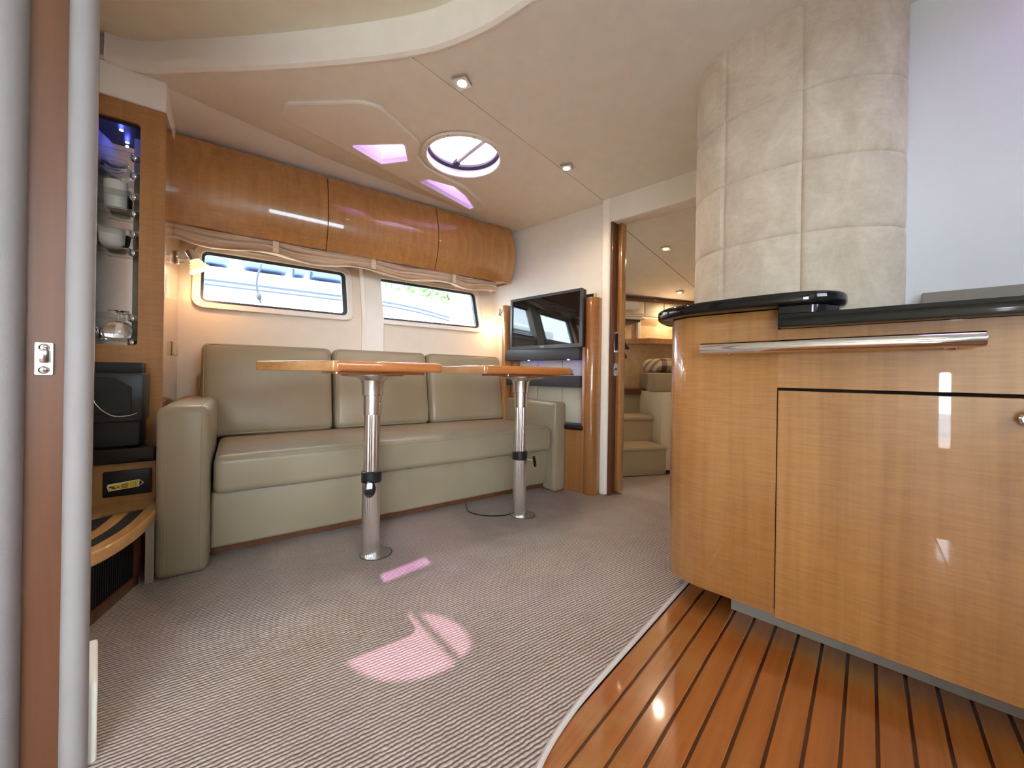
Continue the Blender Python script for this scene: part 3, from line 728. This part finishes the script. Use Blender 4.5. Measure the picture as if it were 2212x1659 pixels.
# ================================================================== TELEVISION UNIT
cb = thing('tv_cabinet', 'wooden television cabinet with rounded column and cream back', 'cabinet', (-1.55, 2.08, 0))
MB().box(-1.93, -1.25, 2.095, 2.118, .0, 1.24).build('back_panel', 'panel_cream', cb)
MB().box(-1.905, -1.262, 2.088, 2.096, .93, 1.235).build('tv_recess', 'black_matt', cb)
MB().box(-1.955, -1.922, 1.99, 2.118, .0, 1.225, .004).build('side_panel', 'anigre', cb)
MB().box(-1.922, -1.868, 2.05, 2.10, .40, .83, .002).build('inner_stile', 'anigre_dark', cb)
colp = [(-1.292, 2.118), (-1.292, 2.03), (-1.284, 2.012)] + [(-1.242 + .046 * math.sin(a), 2.062 - .052 * math.cos(a)) for a in [R(x) for x in range(-40, 96, 9)]] + [(-1.196, 2.118)]
MB().prism(colp, .0, 1.20, .006, 2).build('column', 'anigre_dark', cb)
bp = [(-1.42, 2.118), (-1.42, 2.0)] + [(-1.42 + .13 * f, 2.0 + .02 * math.sin(math.pi * f / 2)) for f in (.3, .6, 1)] + [(-1.285, 2.118)]
MB().prism(bp, .0, .385, .003).build('base_panel', 'anigre_dark', cb)
MB().prism([(-1.60, 2.118), (-1.60, 1.985), (-1.42, 1.98), (-1.275, 2.0), (-1.275, 2.118)], .385, .418, .012, 3).build('base_pad', 'black_plastic', cb)
MB().box(-1.915, -1.292, 2.0, 2.10, .648, .722, .004).build('lower_shelf', 'charcoal', cb)
us = MB().box(-1.92, -1.29, 1.985, 2.10, .823, .897, .004).build('upper_shelf', 'charcoal', cb)
for x_ in (-1.705, -1.378):
    MB().sphere((x_, 2.0, .822), .006, 12, 8, (1.3, 1, .6)).build('blue_led', 'led_blue', us)
    lamp('blue_led_light', 'POINT', .03, (.12, .15, 1), (x_, 2.0, .81), us, .005)
MB().box(-1.70, -1.697, 2.0935, 2.097, .40, .82).build('panel_seam', 'greige', cb)
MB().box(-1.49, -1.487, 2.0935, 2.097, .40, .82).build('panel_seam', 'greige', cb)

tv = thing('television', 'flat black television with grey bezel standing on the dark shelf', 'television', (-1.56, 2.0, .897))
TVM = Matrix.Translation((-1.567, 1.985, .898)) @ rz(R(-1.0))
MB().box(-.300, .300, .006, .045, .0, .353, .008, 3, TVM).build('casing', 'black_plastic', tv)
bz = MB().plate(rrect(-.302, .302, -.001, .355, .008), [rrect(-.284, .284, .022, .339, .003)], -.006, .008, axis='y', mx=TVM).build('bezel', 'grey_bezel', tv)
MB().plate(rrect(-.286, .286, .020, .341, .002), [], .0015, .004, axis='y', mx=TVM).build('screen', 'screen', tv, smooth=0)
MB().prism(circ(-.016, .0105, .0042, 18), -.0072, -.006, axis='y', mx=TVM).build('logo_disc', 'white_plastic', tv)
def text(body, size, mname, parent, mx, name='lettering', ext=.0003):
    cu = bpy.data.curves.new(name, 'FONT'); cu.body = body; cu.size = size; cu.extrude = ext; cu.align_x = 'CENTER'; cu.align_y = 'CENTER'
    tmp = bpy.data.objects.new('tmp', cu); COL.objects.link(tmp)
    me = bpy.data.meshes.new_from_object(tmp.evaluated_get(bpy.context.evaluated_depsgraph_get()))
    b = MB(); b.bm.from_mesh(me); bpy.data.objects.remove(tmp); bpy.data.curves.remove(cu); bpy.data.meshes.remove(me)
    bmesh.ops.transform(b.bm, matrix=mx, verts=b.bm.verts)
    return b.build(name, mname, parent, None, 0)
RX = Matrix.Rotation(R(90), 4, 'X')
text('LG', .012, 'white_plastic', tv, TVM @ Matrix.Translation((.001, -.0066, .0105)) @ RX, 'logo_lettering')
MB().box(-.10, .10, .02, .04, -.002, .004, mx=TVM).build('stand_foot', 'black_plastic', tv)

# ================================================================== DRINKS CABINET (left)
CLIP = True
dc = thing('drinks_cabinet', 'tall wooden drinks cabinet with a mirrored glass niche', 'cabinet', (-.42, .45, 0), FS)
NZ0, NZ1, NS = .812, 1.672, -.247
MB().plate([(-.80, .43), (-.174, .43), (-.174, 1.745), (-.80, 1.745)], [rrect(-.74, NS, NZ0, NZ1, .014)], .26, .275, axis='y').build('front_panel', 'anigre', dc, FS, 0)
MB().box(-.19, -.172, .262, .80, .43, 1.745).build('side_panel', 'anigre', dc, FS)
MB().box(-.742, NS + .002, .375, .38, NZ0 - .004, NZ1).build('niche_mirror', 'mirror', dc, FS, 0)
MB().box(NS, NS + .006, .275, .38, NZ0, NZ1).build('niche_side', 'niche_grey', dc, FS, 0)
MB().box(NS - .034, NS, .368, .3745, NZ0, NZ1).build('niche_stile', 'niche_grey', dc, FS, 0)
MB().box(-.742, NS + .004, .275, .378, NZ0 - .008, NZ0).build('niche_floor', 'niche_grey', dc, FS, 0)
tb = MB().box(-.742, NS + .004, .276, .378, NZ1 - .012, NZ1 + .01).build('niche_canopy', 'black_plastic', dc, FS, 0)
for s_ in (-.312, -.45):
    MB().sphere((s_, .325, NZ1 - .014), .005, 14, 8, (1.3, 1, .6)).build('blue_led', 'led_blue', tb, FS)
    lamp('blue_led_light', 'POINT', .035, (.1, .14, 1), FS @ Vector((s_, .325, NZ1 - .03)), tb, .005)
MB().box(-.80, -.174, .140, .27, .02, .385).build('lower_carcass', 'anigre', dc, FS)
wt = MB().prism(rpoly([(-.80, .095), (-.165, .095), (-.165, .27), (-.80, .27)], [.0, .01, 0, 0]), .385, .438, .006, 3).build('worktop', 'black_gloss', dc, FS)
wfz = MB().box(-.80, -.172, .256, .80, 1.747, 1.90, .008, 2).build('trim_5', 'white_vinyl', frame=FS); struct(wfz, 'white fascia above the drinks cabinet')
wft = MB().box(-.60, -.29, .262, .60, 1.898, 1.9645).build('trim_6', 'white_vinyl', frame=FS); struct(wft, 'white upright panel at the end of the curved fascia')
# glass shelves with rails on chrome ball brackets
SH = [(1.49, 1.55), (1.342, 1.396), (1.188, 1.249), (.835, .919)]
for zs, zr in SH:
    g = MB().box(-.735, NS - .004, .290, .370, zs - .0035, zs + .0035, .001, 1).build('glass_shelf', 'acrylic_sheet', dc, FS)
    MB().box(-.735, NS - .003, .283, .287, zr - .010, zr + .014, .001, 1).build('guard_rail', 'acrylic_sheet', g, FS)
    MB().tube([(-.735, .285, zr + .014), (NS - .003, .285, zr + .014)], .0022, 8).build('rail_edge', 'clear_acrylic', g, FS)
    MB().tube([(-.735, .290, zs), (NS - .003, .290, zs)], .003, 8).build('shelf_edge', 'clear_acrylic', g, FS)
    for zb in (zs - .012, zr):
        MB().sphere((NS - .020, .300, zb), .0155, 18, 12).build('bracket', 'chrome', g, FS)
        MB().lathe([(.015, 0), (.019, .002), (.015, .004)], (0, 0, 0), 20, Matrix.Translation((NS - .029, .300, zb)) @ Matrix.Rotation(R(70), 4, 'Y')).build('bracket_ring', 'chrome', g, FS)
def glassware(name, label, cat, prof, s, d, z, m_, flip=False, group=None):
    b = MB().lathe(prof, (s, d, z), 28)
    o = b.build(name, m_, None, FS, 60); return tag(o, label, cat, group)
tum = [(0, 0), (.028, 0), (.032, .01), (.0345, .09), (.0325, .09), (.030, .012), (0, .008)]
glassware('tumbler', 'tall frosted tumbler on the second glass shelf', 'glass', [(r * 1.0, z * 1.18) for r, z in tum], -.325, .33, 1.3460, 'frost')
glassware('bowl', 'frosted rounded cup on the third glass shelf', 'cup', [(0, 0), (.022, 0), (.036, .02), (.040, .075), (.038, .075), (.033, .022), (0, .006)], -.335, .33, 1.1920, 'frost')
glassware('bowl', 'clear shallow bowl on the top glass shelf', 'bowl', [(0, 0), (.025, 0), (.040, .018), (.046, .04), (.044, .04), (.037, .02), (0, .005)], -.335, .33, 1.494, 'clear_glass')
wine = [(0, .005), (.034, 0), (.036, .0), (.044, .055), (.030, .098), (.006, .112), (.004, .165), (.03, .172), (.03, .176), (0, .174)]
for s_, lab in ((-.312, 'upturned stemmed wine glass on the lowest shelf beside the chrome brackets'), (-.412, 'upturned stemmed wine glass on the lowest shelf beside another glass')):
    glassware('wine_glass', lab, 'glass', [(r, z * .62) for r, z in wine], s_, .33, .839, 'clear_glass', group='wine glasses in the niche')

# black folded appliance on the cabinet worktop
bx_ = thing('cool_box', 'black plastic lidded box with a wire handle on the cabinet worktop', 'box', (-.32, .18, .438), FS)
MB().box(-.46, -.215, .128, .245, .439, .70, .008, 2).build('body', 'black_plastic', bx_, FS)
MB().box(-.47, -.206, .108, .245, .53, .705, .008, 2).build('front_cover', 'black_plastic', bx_, FS)
MB().box(-.455, -.219, .17, .245, .70, .744, .005, 2).build('lid', 'black_matt', bx_, FS)
MB().prism(rpoly([(-.44, .56), (-.235, .56), (-.235, .655), (-.28, .69), (-.44, .69)], .008), .105, .109, .002, 1, axis='y').build('cover_panel', 'black_matt', bx_, FS)
MB().tube([tuple(p) for p in catmull([(-.345, .104, .68), (-.325, .100, .60), (-.285, .098, .557), (-.245, .099, .553), (-.219, .104, .562)], 8)], .0022, 8).build('wire_handle', 'dark_chrome', bx_, FS)

# vent panel with yellow hang-tag sticker below the worktop
vp = thing('access_panel', 'black access panel with yellow warning label under the worktop', 'panel', (-.245, .138, .26), FS)
MB().box(-.310, -.183, .130, .140, .262, .353, .003, 2).build('plate', 'black_plastic', vp, FS)
lb = MB().prism([(-.295, .284), (-.218, .2905), (-.203, .3035), (-.216, .317), (-.297, .3085), (-.299, .300)], .1285, .1302, axis='y').build('label', 'label_white', vp, FS, 0)
MB().prism([(-.293, .2865), (-.219, .292), (-.217, .3155), (-.290, .3025), (-.297, .299)], .1278, .129, axis='y').build('label_field', 'yellow_label', lb, FS, 0)
MB().prism([(-.216, .2945), (-.2065, .3035), (-.2148, .3145)], .1278, .1288, axis='y').build('label_tip', 'label_black', lb, FS, 0)
MB().prism([(-.262, .290), (-.245, .291), (-.244, .3085), (-.262, .3055)], .1273, .1282, axis='y').build('text_block', 'label_ochre', lb, FS, 0)
for k in range(3):
    MB().box(-.238 + k * .006, -.2365 + k * .006, .1272, .128, .294, .311).build('text_line', 'label_ochre', lb, FS, 0)
def fst(x, y, z, rot=0): return FS @ Matrix.Translation((x, y, z)) @ RX @ rz(rot)
for k, (zx, zz_, w_) in enumerate(((-.286, .2985, .014), (-.281, .2935, .012), (-.270, .2965, .006))):
    MB().box(zx - w_ / 2, zx + w_ / 2, .1272, .128, zz_ - .0018, zz_ + .0018).build('text_mark', 'label_black', lb, FS, 0)

# rounded wooden step with black grip pads, ribbed grille below
st = thing('entry_step', 'rounded wooden step with black grip pads beneath the cabinet', 'step', (-.35, -.1, 0), FS)
arc = [(-.150, .13), (-.146, .0), (-.150, -.08), (-.165, -.20), (-.196, -.31), (-.24, -.39), (-.33, -.47), (-.45, -.52)]
arcc = [(p.x, p.y) for p in catmull(arc, 6)]
MB().prism(arcc + [(-.75, -.52), (-.75, .138), (-.16, .138)], .205, .242, .006, 3).build('tread', 'step_wood', st, FS)
def off(path, o):
    out = []
    for i, p in enumerate(path):
        a = Vector(path[max(0, i - 1)]); b = Vector(path[min(len(path) - 1, i + 1)]); d = (b - a).normalized(); out.append((p[0] + d.y * o, p[1] - d.x * o))
    return out
sub = arcc[8:]
A = off(sub, .035) if off(sub, .035)[3][0] < sub[3][0] else off(sub, -.035)
B2 = off(sub, .068) if off(sub, .068)[3][0] < sub[3][0] else off(sub, -.068)
MB().prism(A + B2[::-1], .2415, .2445, .0008, 1).build('grip_pad', 'black_matt', st, FS)
C2 = off(sub[1:], .105) if off(sub[1:], .105)[3][0] < sub[4][0] else off(sub[1:], -.105)
MB().prism(rpoly([C2[0], *C2[1:], (-.70, -.42), (-.70, -.10), (-.34, -.10)], 0), .2415, .2445, .0008, 1).build('grip_pad', 'black_matt', st, FS)
gd = Vector((-.061, -.215)).normalized(); g0 = Vector((-.196, -.055)); gn = Vector((gd.y, -gd.x))
GM = FS @ Matrix.Translation((g0.x, g0.y, 0)) @ rz(math.atan2(gd.y, gd.x))
gr = MB().box(-.005, .46, -.03, -.012, .0, .205).build('grille_backing', 'black_matt', st, GM)
k = 0.0
while k < .42:
    MB().box(k, k + .0042, -.014, -.004, .035, .205).build('grille_rib', 'black_plastic', gr, GM, 0); k += .0105
MB().box(-.02, .46, -.02, .002, .0, .034, .003).build('grille_sill', 'cherry', st, GM)
MB().box(-.03, .0, -.03, .001, .03, .205).build('grille_stile', 'cherry', st, GM)
MB().box(-.172, -.150, -.05, .14, .0, .205).build('riser', 'greige', st, FS)
CLIP = False
# small cream socket on the cabinet's side
sk = MB().box(-.172, -.155, .50, .56, .785, .85, .005, 2).build('switch_box', 'cream_plastic', frame=FS)
tag(sk, 'small cream switch box on the cabinet side above the sofa arm', 'switch')

# ================================================================== GALLEY ISLAND
gi = thing('galley_unit', 'bow-fronted glossy wooden galley unit with rounded end', 'cabinet', (.1, 1.5, 0))
FY = 1.268
bodyL = [(-.505, 1.60), (-.508, 1.45), (-.506, 1.385), (-.496, 1.340), (-.472, 1.303), (-.435, 1.281), (-.39, 1.270), (-.34, FY), (-.183, FY)]
bc = [(p.x, p.y) for p in catmull(bodyL, 8)]
MB().prism(bc + [(-.183, 1.60)], .072, .912, .003, 2).build('rounded_end', 'anigre', gi)
MB().box(-.1829, 1.25, FY, 1.58, .697, .856).build('fascia', 'anigre', gi)
MB().box(-.1829, 1.25, FY + .02, 1.58, .08, .70).build('carcass', 'dark_void', gi)
dd = MB().box(-.1808, .62, FY - .002, FY + .018, .066, .689, .0015, 1).build('cupboard_door', 'anigre', gi)
MB().box(.626, 1.25, FY - .002, FY + .018, .066, .689, .0015, 1).build('cupboard_door', 'anigre', gi)
kn = MB().lathe([(0, 0), (.008, 0), (.007, .008), (.015, .014), (.016, .02), (.012, .024), (0, .025)], (0, 0, 0), 24, Matrix.Translation((.236, FY - .002, .648)) @ Matrix.Rotation(R(90), 4, 'X')).build('door_knob', 'chrome', dd)
tk = [(-.31, 1.37), (-.31, 1.60), (1.25, 1.60), (1.25, 1.37)]
MB().prism(tk, .0 - .0095, .085).build('toe_kick', 'toe_grey', gi)
MB().box(-.43, -.31, 1.45, 1.60, -.0095, .085).build('toe_return', 'dark_void', gi)
rl = MB().tube([(-.364, 1.212, .806), (-.362, 1.212, .806), (.171, 1.212, .808), (.173, 1.212, .808)], [.0155, .0163, .0163, .0155], 28).build('grab_rail', 'chrome', gi)
for x_ in (-.300, .133):
    MB().lathe([(.009, 0), (.009, .045), (.016, .052), (.016, .056)], (0, 0, 0), 18, Matrix.Translation((x_, 1.215, .805)) @ Matrix.Rotation(R(-90), 4, 'X')).build('rail_post', 'chrome', rl)
wt = thing('galley_worktop', 'black polished galley worktop with raised oval bar top', 'worktop', (.3, 1.5, .857))
MB().prism(rpoly([(-.178, 1.222), (1.27, 1.222), (1.27, 1.588), (-.178, 1.588)], [.004, 0, 0, 0]), .857, .8915, .004, 2).build('worktop_slab', 'black_gloss', wt)
MB().prism(rpoly([(-.178, 1.228), (-.09, 1.235), (-.055, 1.30), (-.06, 1.42), (-.178, 1.42)], [.004, .05, .05, .02, 0], 6), .8915, .914, .002, 1).build('bar_block', 'black_gloss', wt)
bar = catmull([(-.565, 1.50), (-.562, 1.41), (-.540, 1.325), (-.49, 1.262), (-.42, 1.228), (-.33, 1.212), (-.22, 1.205), (-.13, 1.212), (-.075, 1.238), (-.045, 1.285), (-.045, 1.35), (-.08, 1.42), (-.2, 1.46), (-.40, 1.56), (-.50, 1.62), (-.55, 1.58)], 6, True)
MB().prism([(p.x, p.y) for p in bar], .9135, .9465, .010, 4).build('bar_top', 'black_gloss', wt)
bs = MB().box(.108, 1.28, 1.568, 1.588, .8915, .968, .003, 2).build('backsplash', 'toe_grey'); tag(bs, 'low grey upstand strip at the back of the worktop', 'backsplash')
# galley wall cupboard seen in the niche mirror
uc = thing('wall_cupboard', 'white wall cupboard with two dark-glazed doors on the starboard side', 'cupboard', (1.15, 1.3, 1.2))
MB().box(1.06, 1.28, .92, 1.58, 1.22, 1.66, .004).build('carcass', 'grey_white', uc)
for y0_, y1_ in ((.925, 1.245), (1.255, 1.575)):
    d_ = MB().plate(rrect(y0_, y1_, 1.225, 1.655, .004), [rrect(y0_ + .07, y1_ - .07, 1.29, 1.59, .004)], 1.04, 1.058, fn=lambda a, b, c: (c, a, b)).build('door', 'grey_white', uc)
    MB().box(1.05, 1.054, y0_ + .06, y1_ - .06, 1.28, 1.60).build('pane', 'frosted_door', d_)

# ================================================================== FORWARD CABIN
def zg(a, k): return 1.648 - .15 * k - .03 * a
IG = FG.inverted()
def fcz(a, b, c):
    q = IG @ Vector((a, b, 0)); return (a, b, zg(q.x, q.y) + c)
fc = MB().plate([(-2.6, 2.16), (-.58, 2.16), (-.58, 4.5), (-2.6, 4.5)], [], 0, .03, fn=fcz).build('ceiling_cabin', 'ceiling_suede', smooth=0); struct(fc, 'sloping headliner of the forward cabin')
WM[fc.name] = fc.matrix_world.copy()
MB().tube([fcz(-1.175, 2.28, 0), fcz(-1.164, 3.66, 0), fcz(-1.16, 4.2, 0)], .0022, 6).build('headliner_seam', 'greige', fc)
bw = MB().box(-.9, 1.6, .90, .95, -.02, 1.6).build('wall_cabin_port', 'suede_tan', frame=FG, smooth=0); struct(bw, 'tan suede side wall of the forward cabin')
fwl = MB().box(-.62, -.58, 2.16, 4.6, -.02, 1.8).build('wall_cabin_starboard', 'wall_vinyl', smooth=0); struct(fwl, 'starboard wall of the forward cabin')
fb = MB().box(-2.75, -.2, 4.45, 4.5, -.02, 1.5).build('wall_cabin_forward', 'suede_tan', smooth=0); struct(fb, 'forward end wall of the forward cabin')
sta = thing('cabin_stairs', 'two carpeted steps climbing to the berth in the forward cabin', 'stairs', (0, .2, 0), FG)
MB().box(-.3, .392, .012, .885, .0, .178).build('riser', 'stair_carpet', sta, FG); MB().box(-.3, .40, .0, .885, .175, .212, .016, 3).build('tread', 'stair_carpet', sta, FG)
MB().box(-.3, .455, .232, .885, .21, .376).build('riser', 'stair_carpet', sta, FG); MB().box(-.3, .460, .22, .885, .372, .412, .016, 3).build('tread', 'stair_carpet', sta, FG)
MB().box(-.3, .6, .44, .885, .41, .572).build('back_riser', 'greige', sta, FG)
MB().box(-.3, .62, .42, .885, .572, .622, .004).build('berth_lip', 'cherry', sta, FG)
be = thing('berth', 'raised berth with thick greige mattress in the forward cabin', 'bed', (.9, .5, 0), FG)
MB().prism(rpoly([(.425, .11), (1.25, .11), (1.25, .89), (.47, .89)], .01), 0, .603).build('berth_base', 'panel_cream', be, FG)
MB().prism(rpoly([(.36, .20), (1.25, .20), (1.25, .88), (.74, .88)], [.05, .02, .02, .02]), .604, .756, .028, 5).build('mattress', 'greige', be, FG)
pw = cushion(.53, 1.0, .30, .56, .762, .872, .045, .012); pw = pw.build('pillow', 'plaid', None, FG); tag(pw, 'brown plaid pillow lying on the greige berth mattress', 'pillow')
sh = MB().prism(rpoly([(.56, .895), (.72, .70), (1.3, .70), (1.3, .895)], .004), 1.038, 1.088, .004, 1).build('cabin_shelf', 'anigre', frame=FG); tag(sh, 'wooden side shelf with pointed end above the berth', 'shelf')
MB_p = MB().box(.685, .72, .86, .895, 1.089, 1.309, .004).build('shelf_post', 'panel_cream', frame=FG); tag(MB_p, 'pale upright post between shelf and high cabin lockers', 'post')
hl = thing('high_locker', 'row of pale high lockers along the forward cabin wall', 'locker', (.9, .85, 1.32), FG)
MB().box(.2, 1.38, .835, .897, 1.312, 1.452).build('carcass', 'greige', hl, FG)
a_ = .305
while a_ < 1.3:
    MB().box(a_ + .003, a_ + .209, .818, .836, 1.310, 1.452, .004).build('locker_door', 'panel_cream', hl, FG); a_ += .215
MB().box(.2, 1.38, .80, .897, 1.453, 1.474).build('cornice', 'cherry', hl, FG)
for k, (z0_, z1_, a1) in enumerate(((1.255, 1.278, .66), (1.278, 1.298, .64), (1.298, 1.318, .665))):
    tw = cushion(.44, a1, .70, .812, z0_ + .001, z1_ - .001, .008, .0004, seg=3).build('folded_towel', 'towel', None, FG)
    tag(tw, ['folded cream towel at the bottom of the pile under the lockers', 'folded cream towel in the middle of the pile under the lockers', 'folded cream towel on top of the pile under the lockers'][k], 'towel', 'towels in the forward cabin')
ts = MB().box(.38, .62, .72, .896, 1.235, 1.254, .003).build('towel_shelf', 'charcoal', frame=FG); tag(ts, 'small dark ledge carrying the folded towels', 'shelf')
wb = MB().box(.40, .575, .66, .74, 1.335, 1.41, .012, 3).build('white_case', 'white_plastic', frame=FG); tag(wb, 'small rounded white case beside the high lockers', 'case')
for k, (da, z_) in enumerate(((.0, 0), (-.02, -.075))):
    P0 = FG @ Vector((.20 + da, .40, 1.06 + z_)); P1_ = FG @ Vector((.315 + da, .42, .955 + z_))
    o = MB().tube([P0, P0.lerp(P1_, .5), P0.lerp(P1_, .9), P1_], [.024, .022, .018, .009], 12).build('padded_strap', 'charcoal')
    tag(o, 'dark padded strap hanging behind the cabin door, the upper of two' if k == 0 else 'dark padded strap hanging behind the cabin door, the lower of two', 'strap')
downlight('downlight', 'downlight in the forward cabin headliner nearer the doorway', *fcz(-1.074, 2.754, -.001), R(10), R(-6), 5)
downlight('downlight', 'downlight in the forward cabin headliner above the berth', *fcz(-1.304, 3.692, -.001), R(10), R(-6), 5)
sl_ = MB().box(.75, 1.3, .880, .890, 1.305, 1.310).build('strip_light', 'strip_glow', frame=FG, smooth=0); tag(sl_, 'warm strip light under the high cabin lockers', 'lamp')
WM[sl_.name] = sl_.matrix_world.copy(); lamp('strip_bulb', 'POINT', .8, (1, .72, .45), FG @ Vector((1.0, .78, 1.26)), sl_, .05)

# ================================================================== OUTSIDE
ck = MB().box(-2.75, 1.75, -2.4, -.14, 2.0, 2.05).build('light_block_roof', 'gelcoat', smooth=0); struct(ck, 'unseen white slab added over the cockpit to cut daylight')  # unseen cover, added to hold back sky light from behind the camera
for nm_, x_, h_ in (('light_block_starboard', 1.40, .55), ('light_block_port', -2.75, 2.0)):  # unseen side screens, added to limit the light entering by the aft doorway
    w_ = MB().box(x_, x_ + .03, -2.4, -.14, -.03, h_).build(nm_, 'panel_cream', smooth=0); struct(w_, 'unseen cream screen added beside the cockpit to cut daylight')
w_ = MB().plate([(-2.75, -.03), (1.43, -.03), (1.43, 2.0), (-2.75, 2.0)], [rrect(.45, .52, .15, .8, .02)], -2.43, -2.4, axis='y').build('light_block_aft', 'panel_cream', smooth=0); struct(w_, 'unseen cream screen added across the aft end to block daylight')  # unseen light blocker; slit cut for the bright streak reflected in the island
w_ = MB().plate([(-2.4, .55), (-.14, .55), (-.14, 2.0), (-2.4, 2.0)], [rrect(-2.25, -.65, .60, 1.45, .03)], 1.40, 1.43, fn=lambda a, b, c: (c, a, b)).build('light_block_valance', 'panel_cream', smooth=0); struct(w_, 'unseen cream screen added to starboard, its opening shaping the daylight')  # unseen screen, opening placed to send side light up to the ceiling
dk = MB().box(-4.2, 4.2, -5, -.14, -.12, -.03).build('cockpit_floor', 'deck', smooth=0); struct(dk, 'cockpit deck outside the aft doorway')
sea = MB().box(-30, 30, -30, 40, -1.2, -1.1).build('water', 'boat_stripe', smooth=0); struct(sea, 'harbour water around the boat')
nb = thing('moored_boat', 'white motor yacht with grey stripe moored outside the windows', 'boat', (1.0, 3.6, -1.1), FS)
FN = FS
hullp = [(3.0, -1.1), (3.0, 1.70), (3.06, 1.76), (3.35, 1.78), (3.42, 2.6), (6, 2.7), (6, -1.1)]
MB().prism([(p[0] + .0, p[1]) for p in hullp], -4, 1.25, axis='x').build('hull', 'gelcoat', nb, FN)
P = []
for i in range(25):
    s = 1.25 + 3.2 * i / 24; zt = 1.80 - .055 * (s - 1.25) ** 2; dd_ = 3.0 + .10 * (s - 1.25) ** 2
    P.append([(s, dd_ + .25, -1.1), (s, dd_, zt - .45), (s, dd_, zt - .03), (s, dd_ + .03, zt), (s, dd_ + 1.2, zt + .03)])
MB().grid(P).build('bow', 'gelcoat', nb, FN)
for z0_, z1_ in ((1.595, 1.632), (1.552, 1.575)):
    P = []
    for i in range(60):
        s = -3 + 7.2 * i / 59; f = max(0, s - 1.25); zt = -.055 * f * f; dd_ = 2.985 + .10 * f * f
        P.append([(s, dd_ + .02, z1_ + zt), (s, dd_, z1_ + zt), (s, dd_ - .012, (z0_ + z1_) / 2 + zt), (s, dd_, z0_ + zt), (s, dd_ + .02, z0_ + zt)])
    MB().grid(P).build('rubbing_strake', 'boat_stripe', nb, FN)
for a, c, z0_ in ((-1.2, -.02, 1.79), (.10, .50, 1.80), (.56, .68, 1.80), (.74, 1.16, 1.80)):
    MB().box(a, c, 2.985, 3.45, z0_, 2.05, .02).build('cabin_window', 'boat_blue', nb, FN)
MB().tube([FS.inverted() @ (FS @ Vector((.02 * math.sin(i * .7) + .215, 2.2, 2.3 - i * .052))) for i in range(20)], .009, 8).build('fender_line', 'rope', nb, FN)
MB().sphere((.215, 2.2, 1.37), .022, 12, 8, (1, 1, 1.5)).build('line_knot', 'rope', nb, FN)
# trees ashore
tr_ = thing('shore_tree', 'leafy tree on the shore beyond the moored yacht', 'tree', (5.5, 9, -1.1), FS)
MB().tube([(5.5, 9, -1.1), (5.55, 9, 1.5), (5.4, 9.1, 3.2)], [.22, .16, .08], 10).build('trunk', 'bark', tr_, FS)
b = bmesh.new()
for i in range(2600):
    p = Vector((random.gauss(5.4, 1.1), random.gauss(9, .8), random.gauss(3.2, .85))); q = Vector((random.uniform(-1, 1), random.uniform(-1, 1), random.uniform(-1, 1))).normalized() * .11; r_ = q.orthogonal().normalized() * .06
    b.faces.new([b.verts.new(p - q), b.verts.new(p + r_), b.verts.new(p + q), b.verts.new(p - r_)])
lf = MB(); lf._merge(b); lfo = lf.build('foliage', 'leaf', tr_, FS, 0); lfo['kind'] = 'stuff'
